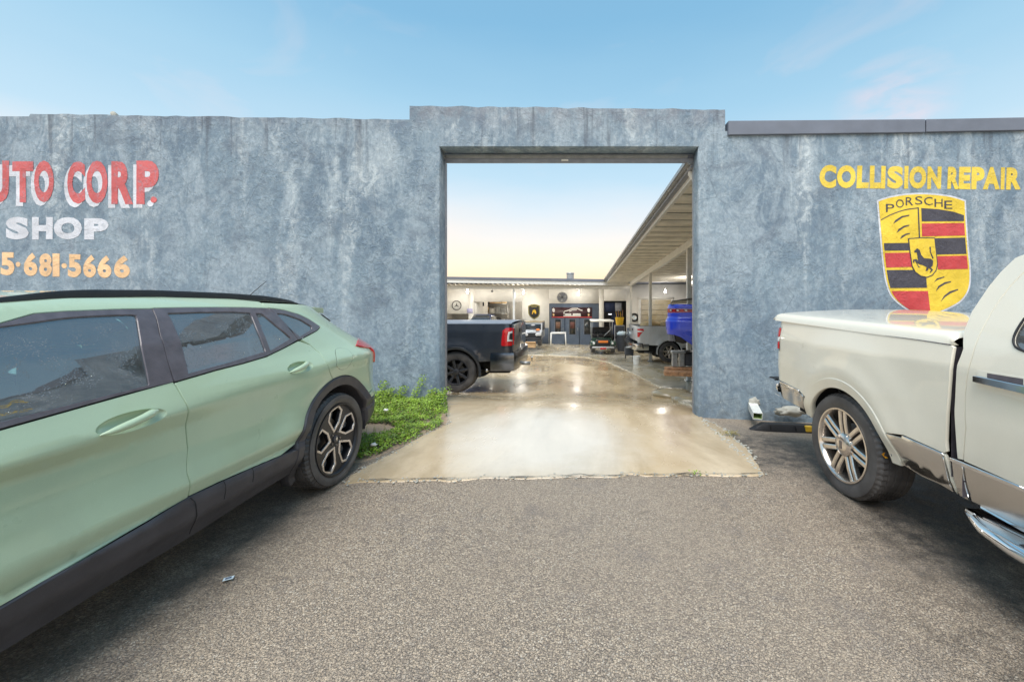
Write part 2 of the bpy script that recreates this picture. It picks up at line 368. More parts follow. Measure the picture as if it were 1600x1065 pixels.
# ------------------------------------------------------------------ object helpers
def props(o, label=None, cat=None, group=None, kind=None):
    if label: o['label'] = label
    if cat: o['category'] = cat
    if group: o['group'] = group
    if kind: o['kind'] = kind
    return o
def thing(name, label, cat, loc=(0, 0, 0), rz=0, group=None):
    o = bpy.data.objects.new(name, None); C.objects.link(o); o.location = loc; o.rotation_euler = (0, 0, rz)
    o.empty_display_size = .2
    return props(o, label, cat, group)
def chain_off(o):
    v = Vector((0, 0, 0))
    while o is not None: v += o.location; o = o.parent
    return v
def add(name, me, mat, parent=None, world=False, label=None, kind=None):
    if isinstance(me, bmesh.types.BMesh):
        bm = me; me = bpy.data.meshes.new(name); bm.to_mesh(me); bm.free()
    me.name = name
    if mat is not None and not me.materials: me.materials.append(mat)
    o = bpy.data.objects.new(name, me); C.objects.link(o)
    if parent is not None:
        o.parent = parent
        if world: me.transform(Matrix.Translation(-chain_off(parent)))
    return props(o, label, kind=kind)
def shade(bm, ang=35):
    for f in bm.faces: f.smooth = True
    for e in bm.edges:
        if len(e.link_faces) == 2:
            try: a = e.calc_face_angle()
            except Exception: a = 0
            if a > radians(ang): e.smooth = False
    return bm
def box(bm, x0, x1, y0, y1, z0, z1, bev=0, seg=1, M4=None):
    vs = [bm.verts.new(p) for p in [(x0, y0, z0), (x1, y0, z0), (x1, y1, z0), (x0, y1, z0), (x0, y0, z1), (x1, y0, z1), (x1, y1, z1), (x0, y1, z1)]]
    fs = [bm.faces.new([vs[i] for i in q]) for q in [(0, 3, 2, 1), (4, 5, 6, 7), (0, 1, 5, 4), (1, 2, 6, 5), (2, 3, 7, 6), (3, 0, 4, 7)]]
    if bev:
        es = list({e for f in fs for e in f.edges})
        r = bmesh.ops.bevel(bm, geom=es, offset=bev, segments=seg, profile=.5, affect='EDGES')
    return vs
def B(*a, bev=0, seg=1, ang=35):
    bm = bmesh.new(); box(bm, *a, bev=bev, seg=seg); return shade(bm, ang)
def tube(bm, pts, r, n=8, caps=True):
    pts = [Vector(p) for p in pts]; rs = r if isinstance(r, (list, tuple)) else [r]*len(pts)
    rings = []; up = Vector((0, 0, 1))
    for i, p in enumerate(pts):
        d = (pts[min(i+1, len(pts)-1)]-pts[max(i-1, 0)]).normalized()
        a = d.cross(up)
        if a.length < .05: a = d.cross(Vector((0, 1, 0)))
        a.normalize(); b = a.cross(d)
        rings.append([bm.verts.new(p+(a*cos(2*pi*k/n)+b*sin(2*pi*k/n))*rs[i]) for k in range(n)])
    for i in range(len(rings)-1):
        for k in range(n):
            bm.faces.new([rings[i][k], rings[i][(k+1) % n], rings[i+1][(k+1) % n], rings[i+1][k]])
    if caps: bm.faces.new(rings[0][::-1]); bm.faces.new(rings[-1])
    return bm
def T(pts, r, n=8):
    return shade(tube(bmesh.new(), pts, r, n), 50)
def lathe(bm, prof, n=32, axis='X', center=(0, 0, 0), close=False):
    # prof: list of (axial, radius)
    c = Vector(center); rings = []
    for a, r in prof:
        ring = []
        for k in range(n):
            t = 2*pi*k/n
            if axis == 'X': p = (a, r*cos(t), r*sin(t))
            elif axis == 'Y': p = (r*cos(t), a, r*sin(t))
            else: p = (r*cos(t), r*sin(t), a)
            ring.append(bm.verts.new(c+Vector(p)))
        rings.append(ring)
    m = len(rings)
    for i in range(m if close else m-1):
        for k in range(n):
            bm.faces.new([rings[i][k], rings[i][(k+1) % n], rings[(i+1) % m][(k+1) % n], rings[(i+1) % m][k]])
    return bm
def L(prof, n=32, axis='Z', center=(0, 0, 0), close=False, ang=35):
    bm = lathe(bmesh.new(), prof, n, axis, center, close); bmesh.ops.recalc_face_normals(bm, faces=bm.faces); return shade(bm, ang)
def liner(x0, x1, r, axis, c, a0=-8, a1=188):
    bm = bmesh.new(); n = 30; A = []; Bq = []
    for k in range(n+1):
        t = radians(lerp(a0, a1, k/n)); u, z = r*cos(t), r*sin(t)
        f = (lambda x: (c[0]+x, c[1]+u, c[2]+z)) if axis == 'X' else (lambda x: (c[0]+u, c[1]+x, c[2]+z))
        A.append(bm.verts.new(f(x0))); Bq.append(bm.verts.new(f(x1)))
    for k in range(n): bm.faces.new([A[k], A[k+1], Bq[k+1], Bq[k]])
    bm.faces.new(Bq)
    return shade(bm, 40)
def cr(pts, n=6, closed=False):
    P = [Vector(p) for p in pts]; out = []; N = len(P)
    rng = range(N if closed else N-1)
    for i in rng:
        p0 = P[(i-1) % N] if closed or i > 0 else P[0]*2-P[1]
        p1 = P[i]; p2 = P[(i+1) % N]
        p3 = P[(i+2) % N] if closed or i+2 < N else P[-1]*2-P[-2]
        for k in range(n):
            t = k/n
            out.append(.5*((2*p1)+(p2-p0)*t+(2*p0-5*p1+4*p2-p3)*t*t+(3*p1-p0-3*p2+p3)*t**3))
    if not closed: out.append(P[-1].copy())
    return out
def lerp(a, b, t): return a+(b-a)*t
def interp(tab, x):
    if x <= tab[0][0]: return tab[0][1]
    for (a, va), (b, vb) in zip(tab, tab[1:]):
        if x <= b: return lerp(va, vb, (x-a)/(b-a))
    return tab[-1][1]
def smooth_tab(tab, r, n=9):
    return lambda x: sum(interp(tab, x+r*(2*k/(n-1)-1)) for k in range(n))/n
def area2(p): return .5*sum(p[i][0]*p[(i+1) % len(p)][1]-p[(i+1) % len(p)][0]*p[i][1] for i in range(len(p)))
def shrink(poly, d):
    if area2(poly) < 0: poly = poly[::-1]
    n = len(poly); out = []
    for i in range(n):
        a = Vector(poly[i-1][:2]); b = Vector(poly[i][:2]); c = Vector(poly[(i+1) % n][:2])
        e1 = (b-a); e2 = (c-b)
        if e1.length < 1e-7: e1 = e2
        if e2.length < 1e-7: e2 = e1
        e1.normalize(); e2.normalize()
        n1 = Vector((-e1.y, e1.x)); n2 = Vector((-e2.y, e2.x)); m = n1+n2
        if m.length < .3: m = n1
        m.normalize(); k = 1/max(.5, m.dot(n1)); out.append(b+m*d*k)
    return out
def dens(poly, step):
    out = []; n = len(poly)
    for i in range(n):
        a = Vector(poly[i][:2]); b = Vector(poly[(i+1) % n][:2]); k = max(1, int((b-a).length/step))
        if (b-a).length < 1e-5: continue
        for j in range(k): out.append(a.lerp(b, j/k))
    return out
def fill2d(loops):
    bm = bmesh.new(); es = []
    for lp in loops:
        vs = [bm.verts.new((p[0], p[1], 0)) for p in lp]
        for i in range(len(vs)): es.append(bm.edges.new((vs[i], vs[(i+1) % len(vs)])))
    bmesh.ops.triangle_fill(bm, edges=es, use_beauty=True, use_dissolve=False, normal=(0, 0, 1))
    return bm
def panel(poly, surf, holes=(), step=.05, depth=.02, gap=.0025, off=0.0, out=None, edge=.003):
    """cut a 2-D outline (a,b) into a fine grid and lay it on surf(a,b) -> (x,y,z); rounded rim of the given depth"""
    loops = [dens(shrink(poly, gap), step*.6)]+[dens(h, step*.6) for h in holes]
    bm = fill2d(loops)
    A = [v.co.x for v in bm.verts]; Bv = [v.co.y for v in bm.verts]
    for ax, lo, hi in ((0, min(A), max(A)), (1, min(Bv), max(Bv))):
        k = int(lo/step)+1
        while k*step < hi:
            no = (1, 0, 0) if ax == 0 else (0, 1, 0); co = (k*step, 0, 0) if ax == 0 else (0, k*step, 0)
            bmesh.ops.bisect_plane(bm, geom=bm.verts[:]+bm.edges[:]+bm.faces[:], dist=1e-5, plane_co=co, plane_no=no)
            k += 1
    bmesh.ops.triangulate(bm, faces=bm.faces)
    e = 1e-3; nor = []
    bm.verts.index_update()
    uv = [(v.co.x, v.co.y) for v in bm.verts]
    for v in bm.verts:
        a, b = v.co.x, v.co.y
        du = Vector(surf(a+e, b))-Vector(surf(a-e, b)); dv = Vector(surf(a, b+e))-Vector(surf(a, b-e))
        n = du.cross(dv)
        if n.length < 1e-12: n = Vector((0, 0, 1))
        n.normalize(); nor.append(n)
    sg = 1
    ctr = nor[len(nor)//2]
    if out is not None:
        sg = 1 if sum(n.dot(Vector(out)) for n in nor) > 0 else -1
    nor = [n*sg for n in nor]
    for v in bm.verts: v.co = Vector(surf(*uv[v.index]))+nor[v.index]*off
    bed = [ed for ed in bm.edges if len(ed.link_faces) == 1]
    md = {}
    for ed in bed:
        f = ed.link_faces[0]; c = f.calc_center_median()
        for v in ed.verts:
            t = (ed.verts[0].co-ed.verts[1].co).normalized(); m = t.cross(nor[v.index])
            if m.dot(v.co-c) < 0: m = -m
            md.setdefault(v, Vector()); md[v] += m
    r1 = {}; r2 = {}
    for v, m in md.items():
        if m.length > 1e-6: m.normalize()
        a = bm.verts.new(v.co-nor[v.index]*edge+m*edge*.5); b = bm.verts.new(v.co-nor[v.index]*depth+m*edge*.5)
        r1[v] = a; r2[v] = b
    ext = []
    for v, m in md.items():
        ext.append((r1[v], (nor[v.index]+m*1.3).normalized())); ext.append((r2[v], m.copy()))
    for ed in bed:
        a, b = ed.verts
        bm.faces.new([a, b, r1[b], r1[a]]); bm.faces.new([r1[a], r1[b], r2[b], r2[a]])
    bm.verts.index_update()
    N = nor+[None]*len(ext)
    for v, n in ext: N[v.index] = n
    # orient faces along their normals
    for f in bm.faces:
        f.smooth = True; f.normal_update()
        s = sum((N[v.index] for v in f.verts), Vector())
        if f.normal.dot(s) < 0: f.normal_flip()
    me = bpy.data.meshes.new('panel'); bm.to_mesh(me); bm.free()
    me.normals_split_custom_set_from_vertices([tuple(n) for n in N])
    return me
def flat(loops, y, mat, name, parent, jitter=0, thick=0, axis='Y'):
    bm = fill2d(loops)
    for v in bm.verts: v.co = Vector((v.co.x, y, v.co.y))
    for f in bm.faces:
        f.normal_update()
        if f.normal.y > 0: f.normal_flip()
    if thick:
        r = bmesh.ops.extrude_face_region(bm, geom=bm.faces[:])
        for v in [g for g in r['geom'] if isinstance(g, bmesh.types.BMVert)]: v.co.y += thick
        bmesh.ops.recalc_face_normals(bm, faces=bm.faces)
    return add(name, bm, mat, parent, world=True)
def at(u, v, Y): return Vector(((u-CX)*Y/F, Y, H-(v-HY)*Y/F))
def glyph(ch, weight=.02):
    cu = bpy.data.curves.new('t', 'FONT'); cu.body = ch; cu.offset = weight; cu.resolution_u = 4
    o = bpy.data.objects.new('t', cu); C.objects.link(o)
    me = bpy.data.meshes.new_from_object(o)
    bpy.data.objects.remove(o); bpy.data.curves.remove(cu)
    return me
def letters(items, Y, weight=.02, dx=0, dy=0, lean=0):
    """items: (char, x0, x1, ytop, ybottom) in photo pixels on the plane at distance Y"""
    bm = bmesh.new()
    for ch, x0, x1, y0, y1 in items:
        me = glyph(ch, weight); xs = [v.co.x for v in me.vertices]; ys = [v.co.y for v in me.vertices]
        a, b, c, d = min(xs), max(xs), min(ys), max(ys); mp = []
        for v in me.vertices:
            s = (v.co.x-a)/max(1e-6, b-a); t = (v.co.y-c)/max(1e-6, d-c)
            j = mnoise.noise(Vector((v.co.x*6+x0, v.co.y*6, 0)))*.5
            mp.append(bm.verts.new(at(x0+(x1-x0)*s+dx+j+lean*t, y1+(y0-y1)*t+dy+j, Y)))
        for p in me.polygons:
            try: bm.faces.new([mp[i] for i in p.vertices])
            except ValueError: pass
        bpy.data.meshes.remove(me)
    bmesh.ops.remove_doubles(bm, verts=bm.verts, dist=1e-5)
    return bm

# ------------------------------------------------------------------ ground
drop = smooth_tab([(5.85, 0), (6.9, -.26), (7.94, -.42), (10, -.54), (15, -.75), (19, -.92), (22, -.98), (60, -1.0)], .65, 13)
def sstep(a, b, x):
    t = min(1, max(0, (x-a)/(b-a))); return t*t*(3-2*t)
def G(x, y):
    xx = max(-4.5, min(4.5, x))
    k = .016+.030*sstep(3.2, 5.2, y)*(1-sstep(5.2, 9, y))
    return -k*xx+.042-.028*sstep(3.2, 5.2, y)+(drop(y) if y > 5.0 else 0)
def sheet(xs, ys, zf):
    bm = bmesh.new(); g = [[bm.verts.new((x, y, zf(x, y))) for x in xs] for y in ys]
    for j in range(len(ys)-1):
        for i in range(len(xs)-1): bm.faces.new([g[j][i], g[j][i+1], g[j+1][i+1], g[j+1][i]])
    for f in bm.faces: f.smooth = True
    return bm
def rng(a, b, n): return [a+(b-a)*i/(n-1) for i in range(n)]
WY = 5.2      # front face of the street wall
xs = [-400, -60, -20]+rng(-8, 8, 81)+[20, 60, 400]; ys = [-400, -60, -15]+rng(-4, WY+.12, 60)
def asz(x, y):
    z = G(x, y)+.006*mnoise.noise(Vector((x*1.3, y*1.3, 0)))
    # potholes near the left wheel and broken edge on the right of the apron
    z -= .03*math.exp(-(((x+1.42)/.16)**2+((y-2.62)/.10)**2))
    return z
add('road', sheet(xs, ys, asz), M['asphalt'], kind='structure')
add('terrain', sheet([-400, -60]+rng(-12, 14, 27)+[60, 400], rng(WY+.12, 30, 30)+[60, 150, 500], lambda x, y: G(x, y)-.06), M['soil'], kind='structure')
# driveway apron
def gp(u, v, it=12):
    Y = 3.0
    for _ in range(it):
        X = (u-CX)*Y/F; z = G(X, Y); Y = (H-z)*F/(v-HY)
    return ((u-CX)*Y/F, Y)
near = [(538, 756), (560, 753), (620, 752), (680, 750), (702, 752), (760, 747), (830, 748), (900, 744), (960, 746), (985, 741), (1010, 744), (1090, 742), (1150, 744), (1193, 742)]
right = [(1178, 718), (1166, 700), (1150, 688), (1138, 676), (1120, 664), (1096, 655)]
left = [(698, 648), (704, 662), (680, 672), (655, 684), (630, 700), (600, 716), (575, 728), (548, 744)]
ap = [gp(*p) for p in near+right]+[(1.72, WY+.06), (-1.78, WY+.06)]+[gp(*p) for p in left]
def jag(poly, amp=.012, step=.06, fr=9):
    out = []
    for p in dens(poly, step):
        n = mnoise.noise_vector(Vector((p.x*fr, p.y*fr, 3)))
        out.append(Vector((p.x+n.x*amp, p.y+n.y*amp)))
    return out
def slab(poly, zoff, mat, name, thick=.05, step=.25, amp=.004, kind='structure', parent=None, jg=.012):
    me = panel(jag(poly, jg), lambda a, b: (a, b, G(a, b)+zoff+amp*mnoise.noise(Vector((a*2, b*2, 1)))), step=step, depth=thick, gap=0, out=(0, 0, 1), edge=.008)
    return add(name, me, mat, parent, kind=kind)
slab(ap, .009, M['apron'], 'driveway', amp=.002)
# dark broken joint along the front of the driveway
def seam(pix, wmax, name):
    P = dens([Vector(gp(*p)) for p in pix]+[Vector(gp(*pix[-1]))+Vector((.001, 0))], .02)[:-1]; bm = bmesh.new(); prev = None
    for k, p in enumerate(P):
        if k > 0 and (P[k]-P[k-1]).length > .1: prev = None
        q = P[min(k+1, len(P)-1)]-P[max(k-1, 0)]
        if q.length < 1e-6: continue
        q.normalize(); n = Vector((-q.y, q.x)); j_ = mnoise.noise(Vector((p.x*9, p.y*9, 1)))*.018+mnoise.noise(Vector((p.x*34, p.y*34, 4)))*.008
        w_ = max(.0008, wmax*(.35+1.1*mnoise.noise(Vector((p.x*5, p.y*5, 7))))); c = p+n*j_
        a = bm.verts.new((c.x+n.x*w_, c.y+n.y*w_, G(c.x, c.y)+.0165)); b = bm.verts.new((c.x-n.x*w_, c.y-n.y*w_, G(c.x, c.y)+.0165))
        if prev: bm.faces.new([prev[0], a, b, prev[1]])
        prev = (a, b)
    bmesh.ops.recalc_face_normals(bm, faces=bm.faces); add(name, bm, simple(name+' grime', (.10, .08, .06), .95, var=.4), kind='structure')
seam([(560, 752), (620, 751), (680, 749), (702, 751), (760, 746), (830, 747), (900, 743), (960, 745), (985, 740), (1010, 743), (1090, 741), (1150, 743), (1188, 741)], .006, 'joint')
# yard floor
yx = rng(-9, 9.6, 50); yy = rng(WY+.02, 24.3, 70)
def yz(x, y): return G(x, y)+.006+.008*mnoise.noise(Vector((x*.8, y*.8, 5)))*sstep(5.6, 7, y)-.004*(1-sstep(5.3, 6, y))
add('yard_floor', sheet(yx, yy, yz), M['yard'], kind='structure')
slab([(1.75, 5.45), (1.9, 7.5), (2.0, 9.5), (1.75, 12), (1.3, 15.0), (.4, 17.2), (-1.2, 17.8), (-4.0, 17.9), (-8.8, 18.0), (-8.8, 24.1), (9.4, 24.1), (9.4, 5.45)], .035, M['slab'], 'bay_floor', .03, .5, .008, jg=.05)

# ------------------------------------------------------------------ street wall
wall = thing('street_wall', 'long weathered blue stucco wall with a tall gate opening and painted signs', 'wall', (0, WY, 0))
def wpx(u, v): return ((u-CX)*WY/F, H-(v-HY)*WY/F)
TH = .22
def wall_block(name, poly, holes=(), dy=0):
    def sf(a, b): return (a, WY+dy, b)
    me = panel([Vector(p) for p in poly], sf, step=.4, depth=TH, gap=0, out=(0, -1, 0), edge=.010)
    return add(name, me, M['wall'], wall, world=True)
def rough(p0, p1, n, amp):
    o = []
    for i in range(n+1):
        t = i/n; o.append((lerp(p0[0], p1[0], t), lerp(p0[1], p1[1], t)+amp*mnoise.noise(Vector((lerp(p0[0], p1[0], t)*5, p0[1]*3, 0)))*(0 if i in (0, n) else 1)))
    return o
lx = wpx(-400, 183)[0]
l45 = wpx(45, 181); gl = wpx(640, 187); gtl = wpx(640, 165.5); gtr = wpx(1133, 171.5)
xl, xr = wpx(686, 0)[0], wpx(1092, 0)[0]; zl = wpx(0, 228.5)[1]
wall_block('wall_panel', [(lx, -.4), (gl[0], -.4)]+[(gl[0], gl[1])]+rough(gl, (l45[0]+.02, wpx(50, 178)[1]), 60, .018)+[(l45[0], wpx(46, 182)[1]), (lx, wpx(0, 182)[1])])
# portal in three butted pieces
wall_block('gate_pier', [(gl[0], -.4), (xl, -.4), (xl, zl), (gl[0], zl)])
wall_block('gate_pier', [(xr, -.4), (gtr[0], -.4), (gtr[0], zl), (xr, zl)])
wall_block('lintel', [(gl[0], zl), (gtr[0], zl)]+[gtr]+rough(gtr, gtl, 60, .02)[1:])
rx = wpx(2100, 0)[0]
wall_block('wall_panel', [(gtr[0], -.4), (rx, -.4), (rx, wpx(0, 200)[1]), (gtr[0], wpx(0, 205)[1])])
cop = thing('wall_coping', 'dark grey metal coping capping the right part of the street wall', 'coping', (0, WY, 0))
def coping(u0, u1, a0, a1, b0, b1):
    bm = bmesh.new()
    P = [wpx(u0, a0), wpx(u1, a1), wpx(u1, b1), wpx(u0, b0)]
    f = [bm.verts.new((x, WY-.035, z)) for x, z in P]; g = [bm.verts.new((x, WY+TH+.04, z)) for x, z in P]
    bm.faces.new(f[::-1]); bm.faces.new(g)
    for i in range(4): bm.faces.new([f[i], f[(i+1) % 4], g[(i+1) % 4], g[i]])
    bmesh.ops.recalc_face_normals(bm, faces=bm.faces)
    bmesh.ops.bevel(bm, geom=bm.edges[:], offset=.006, segments=1, affect='EDGES')
    add('coping_strip', bm, M['flash'], cop, world=True)
coping(1136.5, 1442.5, 190.5, 188, 212.5, 208.5); coping(1444, 2100, 188, 176, 208, 196)
# small lump and a bent scrap on top of the left wall
o = add('stone', None or (lambda: (lambda bm: (bmesh.ops.create_icosphere(bm, subdivisions=2, radius=.035), bm)[1])(bmesh.new()))(), M['mortar'])
for v in o.data.vertices: v.co = v.co*(1+.5*mnoise.noise(v.co*30)); v.co.z *= 1.2
o.location = (wpx(173, 0)[0], WY+.04, wpx(0, 177)[1]); props(o, 'small brown stone lying on top of the blue wall', 'stone')
# painted lettering
AUTO = [('A', -62, -24, 251, 318), ('U', -22, 14, 251, 317), ('T', 19, 52, 252, 316), ('O', 53, 84, 251, 316), ('C', 105, 133, 252, 318), ('O', 135, 168, 251, 318),
        ('R', 174, 208, 252, 319), ('P', 213, 248, 251, 319), ('.', 235, 245, 307, 317)]
add('painted_lettering_shadow', letters(AUTO, WY-.0025, .07, -5, 6), M['m_white'], wall, True)
add('painted_lettering', letters(AUTO, WY-.004, .05), M['m_red'], wall, True, label='red painted words AUTO CORP.')
add('painted_lettering', letters([('S', 9, 45, 339, 374), ('H', 50, 82.5, 339, 374), ('O', 84, 128, 339, 374), ('P', 131.5, 169.5, 341, 374)], WY-.0025, .065), M['m_white'], wall, True, label='white painted word SHOP')
PH = [('5', 1, 22.6, 394, 430), ('.', 24.5, 32, 409, 417), ('6', 37, 58.5, 395, 431), ('8', 61, 81, 396, 432), ('1', 82, 93, 396, 432), ('.', 96, 104.5, 411, 419),
      ('5', 106, 127, 397, 433), ('6', 130, 150, 398, 433.5), ('6', 152.5, 174, 399, 434), ('6', 178, 203, 399, 434)]
add('painted_lettering', letters(PH, WY-.0025, .05), M['m_peach'], wall, True, label='peach painted phone number ending 681 5666')
def cc(x, y): return (x/3.946+1250, y/3.946+230)
CR = [('C', 118, 222), ('O', 226, 342), ('L', 348, 424), ('L', 428, 497), ('I', 498, 524), ('S', 537, 634), ('I', 641, 667), ('O', 672, 777), ('N', 783, 869),
      ('R', 908, 982), ('E', 978, 1050), ('P', 1056, 1136), ('A', 1128, 1232), ('I', 1236, 1260), ('R', 1270, 1362)]
it = []
for ch, a, b in CR:
    t = (a-118)/1244; it.append((ch, cc(a, 0)[0], cc(b, 0)[0], cc(0, 110+16*t)[1], cc(0, 252+10*t)[1]))
add('painted_lettering', letters(it, WY-.0025, .06, lean=1), M['m_yellow'], wall, True, label='yellow painted words COLLISION REPAIR')
# crest
crest = add('painted_crest', bmesh.new(), M['m_white'], wall, label='yellow red and black painted shield crest')
def cpoly(pts, layer, mat, name='crest_field'):
    return flat([[wpx(*cc(*p)) for p in pts]], WY-.0025*layer, mat, name, crest)
topc = [(472, 328), (540, 305), (640, 287), (750, 281), (860, 288), (950, 303), (1022, 327)]
outl = cr(topc, 4)+[Vector(p) for p in []]+cr([(1022, 327), (1028, 450), (1040, 620), (1052, 745), (1046, 865), (1000, 945), (920, 995), (830, 1030), (760, 1035)], 5)[1:] + \
    cr([(760, 1035), (700, 1022), (630, 985), (560, 920), (525, 830), (505, 700), (490, 540), (472, 328)], 5)[1:-1]
cpoly(outl, 1, M['m_white'], 'crest_border')
inn = shrink([Vector(wpx(*cc(*p[:2]))) for p in outl], .022)
flat([inn], WY-.005, M['m_crest'], 'crest_field', crest)
# helper: clip polygon to the inner outline by x limits on both sides (rows given as y)
def side_x(y, right):
    pts = [(p[0], p[1]) for p in outl]; best = None
    for i in range(len(pts)):
        a, b = pts[i], pts[(i+1) % len(pts)]
        if (a[1]-y)*(b[1]-y) <= 0 and a[1] != b[1] and y > 330:
            x = a[0]+(b[0]-a[0])*(y-a[1])/(b[1]-a[1])
            if best is None or (x > best if right else x < best): best = x
    return best
def row(x_in0, x_in1, y0a, y0b, y1a, y1b, right, mat):
    n = 8; P = []
    if right:
        P += [(x_in0, y0a)]
        P += [(side_x(lerp(y0b, y1b, i/n), True)-20, lerp(y0b, y1b, i/n)) for i in range(n+1)]
        P += [(x_in1, y1a)]
    else:
        P += [(x_in0, y0b)]
        P = [(side_x(lerp(y0a, y1a, i/n), False)+20, lerp(y0a, y1a, i/n)) for i in range(n+1)] + [(x_in1, y1b), (x_in0, y0b)]
    cpoly(P, 3, mat, 'crest_stripe')
# right upper quarter
cpoly([(745, 376), (850, 383), (940, 398), (1008, 420), (1008, 456), (748, 458)], 3, M['m_black'], 'crest_stripe')
row(748, 750, 471, 468, 550, 545, True, M['m_cred'])
row(820, 826, 562, 557, 662, 658, True, M['m_black'])
row(838, 848, 672, 668, 754, 750, True, M['m_cred'])
# left lower quarter
row(668, 672, 592, 590, 638, 636, False, M['m_black'])
row(674, 686, 652, 650, 742, 738, False, M['m_cred'])
row(772, 780, 757, 756, 868, 866, False, M['m_black'])
row(786, 800, 886, 886, 1000, 1006, False, M['m_cred'])
cpoly([(722, 372), (730, 372), (738, 560), (730, 560)], 3, M['m_black'], 'crest_line')
arc = cr([(497, 446), (560, 413), (640, 385), (725, 372)], 5)
cpoly([tuple(p) for p in arc]+[(p.x, p.y+6) for p in reversed(arc)], 3, M['m_black'], 'crest_line')
sh = [(662, 562), (745, 556), (828, 558), (846, 720), (838, 760), (815, 790), (780, 805), (740, 797), (705, 772), (685, 735), (672, 650)]
cpoly(sh, 4, M['m_black'], 'crest_shield')
cpoly([((x-752)*.93+752, (y-680)*.95+680) for x, y in sh], 5, M['m_crest'], 'crest_shield')
horse = [(698, 640), (716, 624), (732, 634), (742, 665), (760, 685), (800, 688), (815, 700), (812, 732), (800, 742), (815, 756), (798, 775), (794, 770), (803, 757), (788, 745), (782, 762), (768, 764), (775, 740), (752, 728), (728, 722),
         (716, 712), (722, 728), (734, 740), (724, 740), (708, 708), (698, 700), (700, 715), (692, 712), (690, 694), (712, 690), (722, 700), (718, 672), (714, 650), (700, 650)]
cpoly(horse, 6, M['m_black'], 'crest_horse')
cpoly([(792, 616), (800, 614), (802, 650), (818, 682), (812, 690), (800, 660), (794, 640)], 6, M['m_black'], 'crest_horse')
for s in [[(572, 473), (585, 450), (625, 425), (672, 417), (670, 424), (630, 434), (595, 458)], [(592, 530), (605, 505), (640, 484), (672, 478), (670, 485), (640, 495), (612, 515)], [(614, 566), (625, 546), (650, 533), (677, 529), (675, 535), (650, 543), (632, 556)],
          [(822, 832), (842, 808), (888, 796), (886, 803), (850, 815)], [(834, 890), (850, 855), (888, 832), (930, 825), (928, 831), (890, 844), (856, 865)], [(864, 952), (885, 915), (920, 888), (972, 873), (972, 880), (925, 900), (893, 922)]]:
    cpoly(s, 3, M['m_black'], 'crest_antler')
PO = [('P', 530, 582), ('O', 592, 640), ('R', 652, 698), ('S', 710, 756), ('C', 766, 818), ('H', 830, 880), ('E', 890, 940)]
it = []
for i, (ch, a, b) in enumerate(PO):
    yb = [400, 372, 358, 353, 357, 368, 380][i]; it.append((ch, cc(a, 0)[0], cc(b, 0)[0], cc(0, yb-50)[1], cc(0, yb)[1]))
add('crest_lettering', letters(it, WY-.0075, .0), M['m_black'], crest, True)
# roll-up door in its housing under the lintel, and the side tracks
rd = thing('rollup_door', 'grey roller door rolled up under the lintel of the gate', 'roller door', (0, WY+TH, 3.2))
zb = at(0, 255.5, WY+TH+.06).z
Yr = WY+TH+.02
for i, (a, b, dy) in enumerate([(0, .06, 0), (.062, .13, .02), (.135, .26, .035), (.265, .6, .06)]):
    add('door_slat', B(xl-.05, xr+.08, Yr+dy, Yr+dy+.04, zb+a, zb+b, bev=.006), M['galv'] if i else M['metal_grey'], rd, True)
add('handle', B(at(877, 0, Yr).x, at(888, 0, Yr).x, Yr-.02, Yr, zb+.015, zb+.04, bev=.004), M['white_paint'], rd, True)
for s, x in ((-1, at(693.5, 0, Yr).x), (1, at(1086.5, 0, Yr).x)):
    add('guide_rail', B(x-.028, x+.028, Yr-.018, Yr+.06, G(x, 5.4)-.02, zb+.0, bev=.005), M['metal_grey'], rd, True)
    add('bracket', L([(-.02, .001), (-.02, .03), (.02, .03), (.02, .001)], 14, 'Y', (x, Yr-.04, zb+.06)), M['galv'], rd, True)

# ------------------------------------------------------------------ wheels
def tyre(R, W, rr, n=168, block=3):
    """axis X, outer face towards +X at x=0, width W towards -X"""
    bm = bmesh.new()
    prof = [(-.012, rr-.012), (.0, rr), (.004, rr+.012), (.010, rr+.30*(R-rr)), (.012, rr+.55*(R-rr)), (.006, rr+.80*(R-rr)), (-.006, R-.016), (-.018, R-.006)]
    wid = W-.036; gro = 4
    for g in range(gro+1):
        a = -.022-wid*(g/(gro+1)); b = -.022-wid*((g+1)/(gro+1))
        prof += [(a-.001, R), (b+.010, R)]
        if g < gro: prof += [(b+.009, R-.009), (b+.002, R-.009)]
    prof += [(-W+.018, R-.006), (-W+.006, R-.016), (-W-.01, rr+.6*(R-rr)), (-W-.004, rr), (-W+.01, rr-.01)]
    rings = []
    for j, (a, r) in enumerate(prof):
        ring = []
        for k in range(n):
            q = r
            if block and 6 <= j <= 9 and k % block == 0: q = r-.007
            if block and j > 9 and r == R and (k+j) % block == 0: q = r-.006
            if block and len(prof)-9 <= j <= len(prof)-5 and k % block == 0: q = r-.007
            t = 2*pi*(k+(.25 if k % block == 0 else 0))/n
            ring.append(bm.verts.new((a, q*cos(t), q*sin(t))))
        rings.append(ring)
    for i in range(len(rings)-1):
        for k in range(n): bm.faces.new([rings[i][k], rings[i][(k+1) % n], rings[i+1][(k+1) % n], rings[i+1][k]])
    bmesh.ops.recalc_face_normals(bm, faces=bm.faces)
    return shade(bm, 32)
